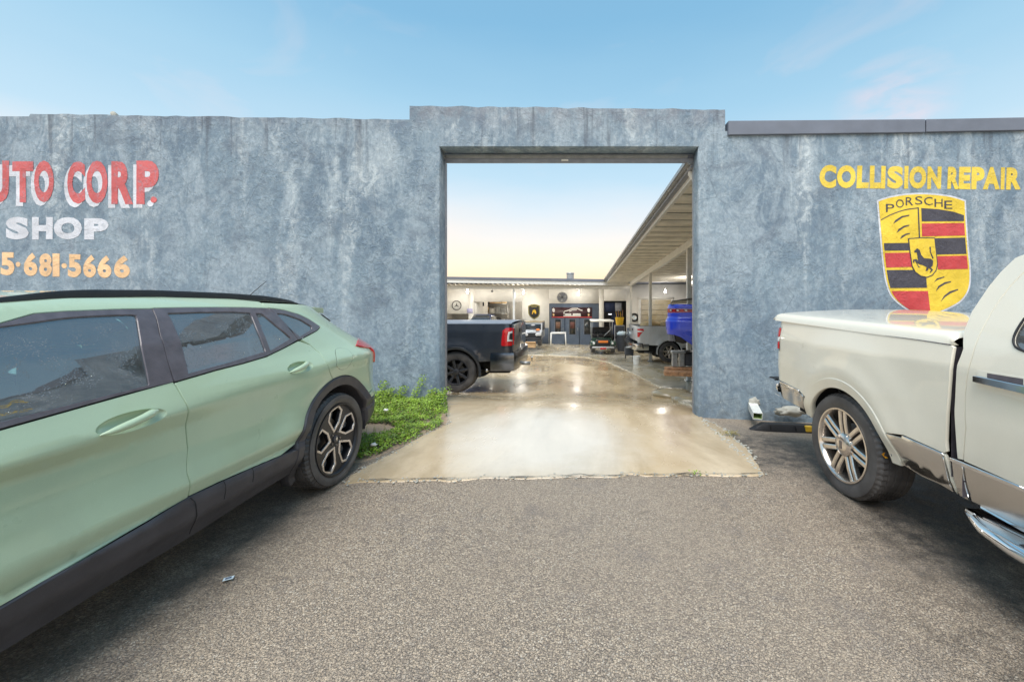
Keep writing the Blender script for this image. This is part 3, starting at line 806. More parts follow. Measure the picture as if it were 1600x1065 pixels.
def spoke(bm, r0, r1, w0, w1, x0, x1, th, ang, offs=0, bev=.004):
    """radial bar from r0 to r1; face at x0 (inner end) to x1 (outer end)"""
    ca, sa = cos(ang), sin(ang)
    def P(x, r, t): return Vector((x, r*ca-(t+offs)*sa, r*sa+(t+offs)*ca))
    pts = []
    for r, w_, x in ((r0, w0, x0), (lerp(r0, r1, .5), (w0+w1)/2, lerp(x0, x1, .5)+.004), (r1, w1, x1)):
        pts.append([bm.verts.new(P(x-.006, r, -w_)), bm.verts.new(P(x, r, -w_*.6)), bm.verts.new(P(x, r, w_*.6)), bm.verts.new(P(x-.006, r, w_)), bm.verts.new(P(x-th, r, w_)), bm.verts.new(P(x-th, r, -w_))])
    for i in range(2):
        for k in range(6): bm.faces.new([pts[i][k], pts[i][(k+1) % 6], pts[i+1][(k+1) % 6], pts[i+1][k]])
    bm.faces.new(pts[0][::-1]); bm.faces.new(pts[2])
def rim_common(par, rr, W, matlip, matbrake=None, low=False):
    n = 48
    add('rim', L([(-.004, rr+.004), (.008, rr+.002), (.008, rr-.010), (-.006, rr-.020), (-.05, rr-.028), (-W*.8, rr-.034)], n, 'X'), matlip, par)
    add('brake_disc', L([(-.10, .001), (-.10, .155), (-.115, .155), (-.115, .001)], 32, 'X'), M['brake'], par)
    add('wheel_back', L([(-.17, .001), (-.17, rr-.03)], 32, 'X'), M['dark'], par)
def wheel_green(par):
    rr = .264; w = add('tyre', tyre(.343, .225, rr), M['rubber'], par)
    rim_common(w, rr, .225, M['alloy_black'])
    # black face with five pockets, each with a machined outline
    pockets = []
    base = [(.056, .012), (.104, -.060), (.188, -.102), (.245, -.062), (.243, .042), (.172, .072)]
    A0 = radians(100)
    for k in range(5):
        a = A0+2*pi*k/5
        pockets.append([Vector((r*cos(a)-t*sin(a), r*sin(a)+t*cos(a))) for r, t in base])
    outer = [Vector((.256*cos(2*pi*i/60), .256*sin(2*pi*i/60))) for i in range(60)]
    def fx(y, z):
        r = sqrt(y*y+z*z); return -.010-.016*(1-r/.256)
    me = panel(outer, lambda a, b: (fx(a, b), a, b), holes=[p for p in pockets], step=.04, depth=.035, gap=0, out=(1, 0, 0), edge=.002)
    add('spokes', me, M['alloy_black'], w)
    for p in pockets:
        q = shrink(p, .0125)
        if area2(p) < 0: p = p[::-1]
        pp = shrink(p, -.001)
        me = panel(pp, lambda a, b: (fx(a, b)+.004, a, b), holes=[q], step=.05, depth=.008, gap=0, out=(1, 0, 0), edge=.001)
        add('spoke_trim', me, M['alloy_cut'], w)
        me = panel(q, lambda a, b: (fx(a, b)-.045, a, b), step=.05, depth=.002, gap=.024, out=(1, 0, 0), edge=.001)
        add('spoke_web', me, M['alloy_grey'], w)
    add('hub_cap', L([(-.026, .030), (-.016, .028), (-.013, .020), (-.013, .001)], 20, 'X'), M['plastic'], w)
    bm = bmesh.new(); box(bm, -.0125, -.010, -.003, .003, -.016, .016); box(bm, -.0125, -.0105, -.010, .010, -.003, .003)
    add('emblem', bm, M['chrome'], w)
    for k in range(5):
        a = A0+2*pi*(k+.5)/5
        add('wheel_nut', L([(-.028, .009), (-.014, .008), (-.013, .001)], 6, 'X', (0, .052*cos(a), .052*sin(a))), M['brake'], w)
    return w
def wheel_white(par):
    rr = .268; w = add('tyre', tyre(.378, .255, rr), M['rubber'], par)
    rim_common(w, rr, .27, M['alloy'])
    for k in range(7):
        a = radians(92)+2*pi*k/7
        for o_ in (-.026, .026):
            bm = bmesh.new(); spoke(bm, .07, rr-.012, .017, .019, -.022, -.006, .035, a, o_)
            bmesh.ops.recalc_face_normals(bm, faces=bm.faces); add('spoke', shade(bm, 30), M['alloy'], w)
    add('hub_cap', L([(-.05, .088), (-.012, .084), (-.002, .074), (.006, .040), (.007, .001)], 32, 'X'), M['alloy'], w)
    bm = bmesh.new(); box(bm, .0065, .010, -.012, .012, -.030, .030, bev=.003); add('emblem', bm, M['brake'], w)
    return w
def wheel_simple(par, R, W, rr, ns, mat, sw=.03, matcap=None, block=3):
    w = add('tyre', tyre(R, W, rr, 72, block), M['rubber'], par)
    rim_common(w, rr, W, mat)
    for k in range(ns):
        bm = bmesh.new(); spoke(bm, .04, rr-.01, sw*.8, sw*1.15, -.03, -.008, .03, 2*pi*(k+.3)/ns)
        bmesh.ops.recalc_face_normals(bm, faces=bm.faces); add('spoke', shade(bm, 30), mat, w)
    add('hub_cap', L([(-.05, .062), (-.01, .06), (.0, .045), (.0, .001)], 20, 'X'), matcap or mat, w)
    return w
def put(o, loc, rz=0, sx=1):
    o.location = loc; o.rotation_euler = (0, 0, rz); return o
def clone(o, parent, loc, rz):
    c = o.copy(); C.objects.link(c); c.parent = parent; c.location = loc; c.rotation_euler = (0, 0, rz)
    for ch in list(o.children):
        d = ch.copy(); C.objects.link(d); d.parent = c
    return c
def arcpoly(cx, cz, r, a0, a1, n=14):
    return [(cx+r*cos(radians(lerp(a0, a1, i/n))), cz+r*sin(radians(lerp(a0, a1, i/n)))) for i in range(n+1)]

# ------------------------------------------------------------------ green car
GX = -1.79; GCW = .905           # side plane and half width
gcar = thing('parked_car', 'sage green crossover with black cladding and roof rails parked against the wall', 'car', (GX-GCW, 2.0, G(GX-GCW, 2)))
dz_tab = [(.30, .085), (.36, .055), (.42, .012), (.50, .0), (.515, .022), (.585, .000), (.60, .001), (.68, .022), (.76, .034), (.86, .040), (.922, .004), (.936, .002), (1.06, .060), (1.12, .076), (1.25, .125), (1.36, .190), (1.42, .240), (1.46, .31), (1.49, .42)]
dzh = smooth_tab(dz_tab, .007, 7)
dzs = smooth_tab([(a, b) for a, b in dz_tab if a < .66]+[(.68, .016), (.76, .022), (.86, .016), (.925, .004), (.96, .005), (1.06, .044), (1.12, .074)]+[(a, b) for a, b in dz_tab if a > 1.2], .014, 7)
yend_t = smooth_tab([(.3, 3.84), (.45, 3.92), (.95, 3.93), (1.03, 3.90), (1.12, 3.80), (1.38, 3.46), (1.5, 3.40)], .04)
def gW(Y, z):
    s = sstep(.75, .95, z); zz = z-.035*(min(Y, 3.2)-1.6)*s*(1-sstep(1.0, 1.1, z))
    low = .022*(Y-1.8)*(1-sstep(.62, .8, z))*sstep(.45, .52, z)
    q_ = sstep(1.4, 2.2, Y); d = lerp(dzh(zz-low), dzs(zz-low), q_)
    ye = yend_t(z); t = (Y-(ye-.62))/.62
    if t > 0:
        t = min(t, .999); d += .46*(1-sqrt(1-t*t))
    if z > 1.05: d += .045*max(0, Y-2.2)**2*sstep(1.05, 1.3, z)
    # rear haunch
    r = sqrt((Y-2.98)**2+((z-.42)*.9)**2)
    d -= .022*math.exp(-((r-.50)/.14)**2)*sstep(.5, .65, z)
    # nose (outside the picture)
    if Y < .35: d += .035*(.35-Y)**2
    if Y < -.4:
        q = min(.999, (-.4-Y)/.42); d += .42*(1-sqrt(1-q*q))
    return d
def gS(Y, z): return (GX-gW(Y, z), Y, z)
def gSm(Y, z): return (GX-2*GCW+gW(Y, z), Y, z)
def trace(pts, Wf, X0, sgn, ymax=3.92):
    """photo pixels -> (Y,z) on the side surface X = X0 + sgn*W"""
    out = []
    for u, v in pts:
        k = (u-CX)/F*sgn          # |X| / Y
        best = None; bf = -9; Y = .8
        while Y < ymax:
            z = H-(v-HY)*Y/F; f = k*Y-(abs(X0)+Wf(Y, z))
            if f >= 0:
                # refine
                a, b = Y-.01, Y
                for _ in range(12):
                    m = (a+b)/2
                    if k*m-(abs(X0)+Wf(m, H-(v-HY)*m/F)) >= 0: b = m
                    else: a = m
                best = b; break
            if f > bf: bf = f; by = Y
            Y += .01
        if best is None: best = by
        out.append(Vector((best, H-(v-HY)*best/F)))
    return out
def gt(*p): return trace(p, gW, GX, -1)
def gpan(name, poly, mat, holes=(), off=0, depth=.02, gap=.0042, step=.045, both=True, label=None, edge=.003, parent=None):
    o = add(name, panel(poly, gS, holes, step, depth, gap, off, (1, 0, 0), edge), mat, parent or gcar, True, label=label)
    if both: add(name, panel(poly, gSm, holes, step*1.5, depth, gap, off, (-1, 0, 0), edge), mat, parent or gcar, True, label=label)
    return o
V2 = lambda a, b: Vector((a, b))
# lines
trimtopF = gt((0, 504), (52, 489), (100, 485.5), (139, 484), (190, 482), (236, 481.4))
trimtopR = gt((240, 480.5), (290, 479.6), (338, 479.3), (380, 479.6), (419, 481))
trimtopQ = gt((419, 481), (443.8, 484.2), (466.8, 490.8), (482, 498), (492, 504))
beltF = gt((0, 671), (100, 643), (200, 615), (271, 595.5))
beltR = gt((273, 597), (338, 578), (380, 567.5), (417, 556.6), (445, 543), (466, 532))
beltQ = gt((470, 530), (484, 522.5), (496, 516), (501, 510.5))
seamB = gt((237, 481), (250, 524), (262, 564), (272, 597))
seamBl = gt((272, 597), (286, 621), (292.6, 654), (294, 700), (293, 740), (294, 777))
Yb = seamBl[-1].x
# front door extends forward out of the picture
yF = -.02
zt0 = trimtopF[0]; zb0 = beltF[0]
front_up = [V2(.55, 1.02), V2(.62, 1.06)]+[V2(.8, 1.21), V2(1.05, 1.335)]+list(trimtopF)
glassF = gt((34.7, 505.5), (104, 496), (160, 492.5), (205, 491), (213, 492), (222, 540), (234, 600))
glassF = [V2(.72, 1.035), V2(.85, 1.17), V2(1.08, 1.315)]+cr(list(glassF[:4]), 3)+list(glassF[4:])+gt((232, 602), (120, 630), (0, 660))+[V2(.72, 1.018)]
bF0 = V2(.55, .985)
polyFt = front_up+list(seamB[:])+list(reversed(beltF[:-1]))+[bF0]
gpan('window_trim', polyFt, M['trim'], holes=[glassF], off=.002, depth=.03)
gpan('window', glassF, M['glass_front'], off=-.006, gap=-.004, depth=.004)
gR1 = gt((260.5, 489), (310, 487.3), (363, 486.8), (391, 488.5), (404, 518), (416, 549), (356, 567), (294, 584))
gR2 = gt((398.5, 489), (409, 489.5), (433, 509), (456, 528.5), (422.5, 548.5), (410, 518))
qs = gt((419, 481), (440, 500), (466, 531))
polyRt = list(trimtopR)+list(qs[1:])+list(reversed(beltR[:-1]))+list(reversed(seamB[:-1]))
gpan('window_trim', polyRt, M['trim'], holes=[gR1, gR2], off=.002, depth=.03)
gpan('window', gR1, M['glass_dark'], off=-.006, gap=-.004, depth=.004)
gpan('window', gR2, M['glass_dark'], off=-.006, gap=-.004, depth=.004)
gQ = gt((426, 489), (444, 490), (470, 499), (487, 509.5), (488, 514), (468.5, 526.5), (446, 508))
gpan('window_trim', list(trimtopQ)+list(reversed(beltQ))+list(reversed(qs[1:])), M['trim'], holes=[gQ], off=.002, depth=.03)
gpan('window', gQ, M['glass_dark'], off=-.006, gap=-.004, depth=.004)
# doors
cladtop = gt((0, 948), (60, 913), (150, 861), (230, 815), (293, 777))
cladtopR = gt((294, 776), (345, 752), (400, 728), (440, 711), (467, 700))
archo = None
archo2 = gt((519, 589), (536, 581.5), (555, 580))
doorR = gt((470, 533), (484, 538), (500, 551.6), (511, 568), (515, 580))
polyFd = list(beltF)+list(seamBl[1:])+list(reversed(cladtop[:-1]))+[V2(.3, cladtop[0].y-.015), V2(.30, .72), V2(.40, .86), V2(.46, .97)]
polyFd = [V2(.5, .985)]+polyFd
# door handles: dished recess and a bar
def cup_of(c, L_, Hh, tilt):
    def E(rx, rz, n=24, dx=0, dz=0):
        o = []
        for i in range(n):
            a = 2*pi*i/n; x = rx*cos(a)*(1 if cos(a) > 0 else 1); z = rz*sin(a)
            o.append(V2(c.x+dx+x*cos(tilt)-z*sin(tilt), c.y+dz+x*sin(tilt)+z*cos(tilt)))
        return o
    return E(L_, Hh)
def handle_green(c, L_, Hh, tilt):
    c = gt(c)[0]; cup = cup_of(c, L_, Hh, tilt)
    def sf(a, b):
        p = V2(a, b)-c; x = (p.x*cos(tilt)+p.y*sin(tilt))/L_; z = (-p.x*sin(tilt)+p.y*cos(tilt))/Hh
        q = min(1, x*x+z*z); s = gS(a, b); return (s[0]-.034*(1-q)**.7-.001, s[1], s[2])
    add('handle_recess', panel(cup, sf, (), .014, .003, -.001, 0, (1, 0, 0), .001), M['green'], gcar, True)
    bm = bmesh.new()
    P = []
    for i in range(11):
        t = i/10; x = lerp(-L_*.95, L_*.72, t); zz = -Hh*.38+Hh*.85*t; s = gS(c.x+x*cos(tilt), c.y+x*sin(tilt)+zz)
        P.append(Vector(s)+Vector((.002+.016*sin(pi*min(1, t*1.1))**.6, 0, 0)))
    tube(bm, P, [.003, .009, .013, .015, .016, .016, .016, .016, .017, .016, .006], 12); bmesh.ops.scale(bm, vec=(1, 1, 1.0), verts=bm.verts)
    add('door_handle', shade(bm, 60), M['green'], gcar, True)
HG = [((210, 658), .128, .040, .02), ((470, 573.5), .112, .037, .02)]
fd = gpan('front_door', polyFd, M['green'], holes=[cup_of(gt(HG[0][0])[0], *HG[0][1:])], step=.032)
handle_green(*HG[0]); handle_green(*HG[1])
WC = V2(2.975, .415); DA = 100
def circ(r, a0, a1, n=16): return [V2(WC.x+r*cos(radians(lerp(a0, a1, i/n))), WC.y+r*sin(radians(lerp(a0, a1, i/n)))) for i in range(n+1)]
polyRd = list(beltR)+list(doorR)+circ(.47, DA, 166, 14)+list(reversed(cladtopR[:-1]))+list(reversed(seamBl[1:-1]))
rdoor = gpan('rear_door', polyRd, M['green'], holes=[cup_of(gt(HG[1][0])[0], *HG[1][1:])], step=.032)
# arch (circular, real) and quarter panel behind it
WC = V2(2.975, .415)
def circ(r, a0, a1, n=16): return [V2(WC.x+r*cos(radians(lerp(a0, a1, i/n))), WC.y+r*sin(radians(lerp(a0, a1, i/n)))) for i in range(n+1)]
# quarter: from top of belt around to the tail, down the bumper
sil_top = gt((463, 475), (480, 477), (500, 480.5), (512, 483.5))
yE = lambda z: yend_t(z)-.012
tail = [V2(yE(z), z) for z in (1.36, 1.28, 1.2, 1.12, 1.06, 1.0, .9, .8, .72)]
QR = .47
roofY = [(.9, 1.36), (1.2, 1.405), (1.6, 1.445), (2.0, 1.462), (2.6, 1.455), (3.0, 1.435), (3.3, 1.405)]
quarter = [V2(3.02, 1.433), V2(3.2, 1.42), V2(3.36, 1.40)]+tail+circ(QR, 33, DA, 14)+[p for p in reversed(doorR)][:-1]+[beltQ[0]]+list(beltQ[1:])+list(reversed(trimtopQ))[1:-1]+[V2(trimtopQ[0].x+.004, trimtopQ[0].y), V2(trimtopQ[0].x+.004, 1.445)]
gpan('rear_quarter_panel', quarter, M['green'], step=.04)
# roof side strip above the trim
strip = [V2(y, z) for y, z in [(.62, 1.12), (.8, 1.25), (1.02, 1.365), (1.25, 1.415), (1.6, 1.452), (2.0, 1.466), (2.4, 1.464)]]+[V2(trimtopQ[0].x, 1.449)]+[V2(trimtopQ[0].x, trimtopQ[0].y)]+list(reversed(trimtopR))[1:]+list(reversed(trimtopF))+[V2(1.05, 1.34), V2(.8, 1.214), V2(.63, 1.068)]
gpan('roof_side', strip, M['green'], gap=.001)
# fender (outside the picture) and nose
fend = [V2(.45, .97), V2(.39, .85), V2(.29, .72), V2(.29, .52), V2(.17, .52)]+[V2(.28-.47+.47*cos(radians(a))-.09, .42+.47*sin(radians(a))) for a in range(15, 165, 12)]+[V2(-.78, .5), V2(-.80, .95), V2(-.3, 1.0), V2(.2, .99)]
gpan('front_fender', fend, M['green'], step=.08)
# cladding
cb = gt((0, 1017), (150, 924), (297, 836), (380, 782), (454, 737))
clad = list(cladtop[:-1])+list(cladtopR)+[V2(WC.x+QR*cos(radians(200)), WC.y+QR*sin(radians(200)))][0:0]+[V2(2.58, .40), V2(2.56, .375)]+list(reversed(cb))+[V2(.2, .33), V2(.2, .49)]
gpan('side_cladding', clad, M['plastic'], off=.010, depth=.05, step=.04, edge=.006)
A = circ(.455, -12, 197, 34); Bc = circ(.385, 197, -12, 34)
ro_pts = []
for i in range(35):
    a = lerp(-14, 203, i/34); r = .468
    if a > 150: r = .468-.012*(a-150)/50
    ro_pts.append(V2(WC.x+r*cos(radians(a)), WC.y+.0+r*sin(radians(a))))
gpan('wheel_arch_trim', ro_pts+circ(.400, 203, -14, 34), M['plastic'], off=.014, depth=.06, step=.04, edge=.006)
# rear bumper dark lower part + green bumper
bump_low = [V2(WC.x+.462, .30), V2(yE(.35)-.02, .32), V2(yE(.45), .45), V2(yE(.62), .62), V2(3.62, .66), V2(WC.x+.40, .66)]
gpan('bumper_lower', circ(.474, -14, 24, 8)+[V2(yE(.62), .60), V2(yE(.5), .5), V2(yE(.4)-.02, .38), V2(3.7, .32)], M['plastic'], off=.004)
gpan('bumper_side', circ(.476, 26, 32, 2)+[V2(yE(.71), .71), V2(yE(.63), .615)], M['green'])
# lamp at the corner
lamp = gt((549, 538), (553, 534), (577, 531), (581, 545), (582, 566), (577, 563), (574, 546), (560, 543.5))
lamp = [V2(3.28, 1.085), V2(3.42, 1.118), V2(3.58, 1.122), V2(yE(1.10)-.004, 1.10), V2(yE(1.0)-.002, 1.0), V2(yE(.90)-.002, .90), V2(3.61, .90), V2(3.57, .98), V2(3.52, 1.035), V2(3.38, 1.058)]
gpan('tail_lamp', lamp, M['lens_red'], off=.014, depth=.04, step=.03, edge=.005)
gpan('lamp_tail', [V2(yE(.895)-.002, .895), V2(yE(.80)-.002, .80), V2(yE(.8)-.02, .80), V2(yE(.895)-.035, .895)], M['black'], off=.010, depth=.02, step=.03)
# fuel flap: thin groove ring on quarter
fl = gt((524, 546), (541, 545), (549, 552), (550, 563), (541, 575), (532, 577), (526, 569))
fl = cr(fl, 4, True)
gpan('fuel_flap', fl, M['green'], off=.0015, depth=.003, both=False, gap=0)
fo = [p.copy() for p in fl]
bm = bmesh.new(); tube(bm, [Vector(gS(p.x, p.y))+Vector((.0003, 0, 0)) for p in fo+[fo[0]]], .0016, 5); add('fuel_flap_seam', bm, M['dark'], gcar, True)
# spoiler fin and hatch closing surface
def gridmesh(fn, nu, nv):
    bm = bmesh.new(); g = [[bm.verts.new(fn(i/nu, j/nv)) for i in range(nu+1)] for j in range(nv+1)]
    for j in range(nv):
        for i in range(nu): bm.faces.new([g[j][i], g[j][i+1], g[j+1][i+1], g[j+1][i]])
    for f in bm.faces: f.smooth = True
    bmesh.ops.recalc_face_normals(bm, faces=bm.faces); return bm
def hatch(zs):
    def fn(a, b):
        z = lerp(zs[0], zs[1], b); y = yE(z)-.004; x0 = GX-gW(y, z); x1 = GX-2*GCW+gW(y, z)
        return (lerp(x0, x1, a), y+.05*sin(pi*a), z)
    return fn
add('tailgate', gridmesh(hatch((.70, 1.10)), 16, 10), M['green'], gcar, True)
add('rear_window', gridmesh(hatch((1.105, 1.345)), 16, 6), M['glass_dark'], gcar, True)
add('rear_bumper', gridmesh(hatch((.34, .695)), 16, 8), M['plastic'], gcar, True)
def rz_(y): return interp([(.62, 1.12), (.8, 1.25), (1.02, 1.365), (1.25, 1.415), (1.6, 1.452), (2.0, 1.466), (2.4, 1.464), (2.9, 1.447), (3.2, 1.42), (3.36, 1.40), (3.6, 1.385)], y)
def rooff(a, b):
    y = lerp(1.0, 3.40, b); z = rz_(y); x0 = GX-gW(y, z); x1 = GX-2*GCW+gW(y, z)
    return (lerp(x0, x1, a), y, z-.002+.035*sin(pi*a)**.8)
add('roof', gridmesh(rooff, 18, 30), M['green'], gcar, True)
def sp(a, b):
    y = lerp(3.22, 3.47, b); z = 1.412-.010*b; x0 = GX-gW(3.30, 1.40)+.012-.02*b; x1 = GX-2*GCW+gW(3.30, 1.40)-.012+.02*b
    return (lerp(x0, x1, a), y, z+.032*sin(pi*a)**.7)
bm = gridmesh(sp, 14, 4); r = bmesh.ops.extrude_face_region(bm, geom=bm.faces[:])
for v in [g for g in r['geom'] if isinstance(g, bmesh.types.BMVert)]: v.co.z -= .045
bmesh.ops.recalc_face_normals(bm, faces=bm.faces); add('spoiler', shade(bm), M['green'], gcar, True)
gpan('spoiler_fin', gt((509, 488), (515.5, 491.5), (525, 502.5), (517, 501)), M['black'], off=.008, depth=.02, step=.03)
def wsf(a, b):
    y = lerp(.25, 1.0, b); z = lerp(1.0, 1.36, b**.8); x0 = GX-.10-.16*b; x1 = GX-2*GCW+.10+.16*b
    return (lerp(x0, x1, a), y-.12*sin(pi*a), z)
add('windscreen', gridmesh(wsf, 10, 6), M['glass_front'], gcar, True)
def hood(a, b):
    y = lerp(-.78, .28, b); z = .93+.09*b; x0 = GX-gW(y, .96)-.02; x1 = GX-2*GCW+gW(y, .96)+.02
    return (lerp(x0, x1, a), y-.03*sin(pi*a), z+.05*sin(pi*a))
add('bonnet', gridmesh(hood, 10, 8), M['green'], gcar, True)
add('grille', gridmesh(lambda a, b: (lerp(GX-.35, GX-2*GCW+.35, a), -.80, lerp(.35, .95, b)), 6, 4), M['black'], gcar, True)
# inner shell, floor, seats
def inner(sf, s):
    poly = [V2(-.7, .4), V2(2.45, .4), V2(2.5, .62), V2(2.65, .82), V2(2.98, .92), V2(3.3, .82), V2(3.5, .6), V2(3.75, .5), V2(3.75, .98), V2(2.9, 1.0), V2(1.6, .96), V2(-.7, .93)]
    return panel(poly, sf, (), .12, .005, 0, -.035, (s, 0, 0))
add('body_shell', inner(gS, 1), M['dark'], gcar, True); add('body_shell', inner(gSm, -1), M['dark'], gcar, True)
add('floor_pan', B(GX-2*GCW+.08, GX-.08, -.6, 2.5, .36, .40), M['dark'], gcar, True)
add('floor_pan', B(GX-2*GCW+.25, GX-.28, 2.5, 3.7, .42, .80), M['dark'], gcar, True)
add('parcel_shelf', B(GX-2*GCW+.2, GX-.2, 2.7, 3.6, .94, .96), M['seat'], gcar, True)
add('headlining', gridmesh(lambda a, b: (lambda p: (p[0], p[1], p[2]-.03))(rooff(.04+.92*a, b)), 8, 10), M['seat'], gcar, True)
def seat(x, y):
    bm = bmesh.new(); box(bm, x-.25, x+.25, y-.5, y, .5, .66, bev=.05, seg=2)
    box(bm, x-.25, x+.25, y-.04, y+.12, .6, 1.16, bev=.05, seg=2); box(bm, x-.13, x+.13, y+.02, y+.10, 1.18, 1.33, bev=.035, seg=2)
    add('car_seat', shade(bm), M['seat'], gcar, True)
seat(GX-.52, 1.35); seat(GX-1.30, 1.35); seat(GX-.52, 2.35); seat(GX-1.30, 2.35)
add('steering_wheel', L([(0, .17), (.02, .185), (.0, .2), (-.02, .185)], 24, 'Y', (GX-1.3, .72, .98), True), M['black'], gcar, True)
# arch liner
add('arch_liner', liner(-.02, -.30, .40, 'X', (GX, WC.x, WC.y)), M['plastic'], gcar, True)
add('arch_liner', liner(.02, .30, .40, 'X', (GX-2*GCW, WC.x, WC.y)), M['plastic'], gcar, True)
w1 = wheel_green(gcar)
gl0 = chain_off(gcar)
put(w1, Vector((GX-.012, WC.x, WC.y-.005))-gl0)
clone(w1, gcar, Vector((GX-2*GCW+.012, WC.x, WC.y-.005))-gl0, pi)
clone(w1, gcar, Vector((GX-.012, WC.x-2.7-.27+.2, WC.y+.01))-gl0, 0); clone(w1, gcar, Vector((GX-2*GCW+.012, WC.x-2.77, WC.y+.03))-gl0, pi)
# roof rail
def rail_pts(X):
    return None
for side, sg in ((GX, -1), (GX-2*GCW, 1)):
    pts = []
    for y in rng(1.30, 3.02, 26):
        z = rz_(y); x = side+sg*(gW(y, z)+.035); h = .030*max(0, min(1, (y-1.30)/.40, (3.02-y)/.34))**.7
        pts.append((x, y, z+.006+h))
    bm = bmesh.new(); n0 = []
    for i, p in enumerate(pts):
        w_ = .013
        n0.append([bm.verts.new((p[0]-w_, p[1], rz_(p[1])-.004)), bm.verts.new((p[0]-w_, p[1], p[2]-.010)), bm.verts.new((p[0]-w_*.5, p[1], p[2])), bm.verts.new((p[0]+w_*.5, p[1], p[2])), bm.verts.new((p[0]+w_, p[1], p[2]-.010)), bm.verts.new((p[0]+w_, p[1], rz_(p[1])-.004))])
    for i in range(len(n0)-1):
        for k in range(6): bm.faces.new([n0[i][k], n0[i][(k+1) % 6], n0[i+1][(k+1) % 6], n0[i+1][k]])
    bmesh.ops.recalc_face_normals(bm, faces=bm.faces); add('roof_rail', shade(bm, 40), M['black'], gcar, True)
aq = at(379, 457, 3.1)
add('antenna', T([(aq.x, 3.1, 1.46), (aq.x+.02, 3.12, 1.49), (aq.x+.095, 3.22, 1.625)], [.006, .0035, .002], 6), M['black'], gcar, True)
# thin shut lines in the cladding and drip marks
for u, v0, v1 in ((294, 777, 832),):
    p = gt((u, v0), (u-1, v1)); add('shut_line', panel([p[0]+V2(-.002, 0), p[0]+V2(.002, 0), p[1]+V2(.002, 0), p[1]+V2(-.002, 0)], gS, (), .05, .001, 0, .0115, (1, 0, 0), .0005), M['dark'], gcar, True)
for u, v0, v1 in ((346, 751, 779), (391, 732, 752)):
    p = gt((u, v0), (u+1, v1)); add('shut_line', panel([p[0]+V2(-.0012, 0), p[0]+V2(.0012, 0), p[1]+V2(.0012, 0), p[1]+V2(-.0012, 0)], gS, (), .05, .001, 0, .0115, (1, 0, 0), .0005), M['dark'], gcar, True)

# ------------------------------------------------------------------ white truck
TX = 2.0; THW = 1.0
truck = thing('parked_pickup_truck', 'cream white pickup with chrome lower trim and hard bed cover parked on the right', 'pickup truck', (TX+THW, 2.4, G(TX+THW, 2.4)))
tz = smooth_tab([(.30, .10), (.36, .075), (.45, .050), (.60, .020), (.64, .014), (.85, .0), (1.1, .004), (1.25, .030), (1.35, .05)], .02)
tc_ = smooth_tab([(.30, .10), (.36, .075), (.45, .050), (.60, .020), (.64, .014), (.85, .0), (1.1, .004), (1.2, .022), (1.3, .055), (1.9, .30)], .03)
WT = V2(2.94, .378)
GAPY = 2.085
def tW(Y, z):
    d = (tc_ if Y < GAPY else tz)(z)
    ye = 3.985
    t = (Y-(ye-.16))/.16
    if t > 0: t = min(t, .999); d += .13*(1-sqrt(1-t*t))
    d += .010*max(0, Y-3.3)**2*4
    r = sqrt((Y-WT.x)**2+((z-WT.y)*.92)**2)
    if z > .45: d -= .030*math.exp(-((r-.50)/.10)**2)*sstep(.45, .6, z)+.012*math.exp(-((r-.66)/.10)**2)
    return d
def tS(Y, z): return (TX+tW(Y, z), Y, z)
def tSm(Y, z): return (TX+2*THW-tW(Y, z), Y, z)
def tt(*p): return trace(p, tW, TX, 1, 3.98)
def tpan(name, poly, mat, holes=(), off=0, depth=.02, gap=.0038, step=.05, both=True, edge=.003, label=None):
    o = add(name, panel(poly, tS, holes, step, depth, gap, off, (-1, 0, 0), edge), mat, truck, True, label=label)
    if both: add(name, panel(poly, tSm, holes, step*1.6, depth, gap, off, (1, 0, 0), edge), mat, truck, True, label=label)
    return o
def tcirc(r, a0, a1, n=18): return [V2(WT.x+r*cos(radians(lerp(a0, a1, i/n))), WT.y+r*sin(radians(lerp(a0, a1, i/n)))) for i in range(n+1)]
lidl = tt((1213, 500), (1260, 506.5), (1320, 515), (1380, 523.5), (1440, 531.5), (1486, 538.5))
bfront = tt((1489, 545), (1485.4, 568), (1483, 595), (1479.5, 640), (1477.3, 689), (1479, 706))
tail_y = 3.975
ARo, ARi = .485, .425
bed = [V2(tail_y, 1.272)]+[V2(lidl[0].x, lidl[0].y)]+list(lidl[1:])+[bfront[0]+V2(0, .012)]+list(bfront)
ch = tt((1474, 708), (1412, 680))      # top of chrome ahead of the wheel
a1 = math.degrees(atan2(ch[1].y-WT.y, ch[1].x-WT.x))
bed += [ch[0], ch[1]]+tcirc(ARo, 152, 32, 30)+tt((1248, 609), (1230, 600), (1216, 592.5))+[V2(tail_y, .675)]
tpan('bed_side', bed, M['cream'], step=.04)
tpan('wheel_arch_flare', tcirc(ARo+.004, 175, 12, 36)+tcirc(ARi, 12, 175, 36), M['cream'], off=.012, depth=.05, gap=0, step=.035, edge=.010)
# chrome lower panels
tpan('chrome_strip', tt((1411, 680.5), (1474, 708.5), (1474.5, 711.5), (1411, 684)), M['chrome'], off=.010, gap=0, depth=.012)
cfp = tt((1412, 684), (1473, 712), (1478, 735), (1484, 758), (1492, 770))
tpan('chrome_panel', list(cfp)+tt((1470, 757), (1442, 745))+tcirc(ARo+.004, 174, 152, 6), M['chrome_dull'], off=.002)
tpan('bed_side_edge', list(reversed([ch[0]]+list(tt((1483, 737.7), (1490.4, 760), (1496, 771)))))+list(tt((1493, 768), (1486, 752), (1480, 726), (1476, 711))), M['cream'], gap=0, off=.001)
tpan('chrome_strip', tt((1216, 593.5), (1248.5, 609.5), (1248.5, 612), (1216, 596)), M['chrome'], off=.010, gap=0, depth=.012)
tpan('chrome_panel', tt((1217, 597), (1253, 615.5), (1258, 640), (1218, 619.5)), M['chrome_dull'], off=.002)
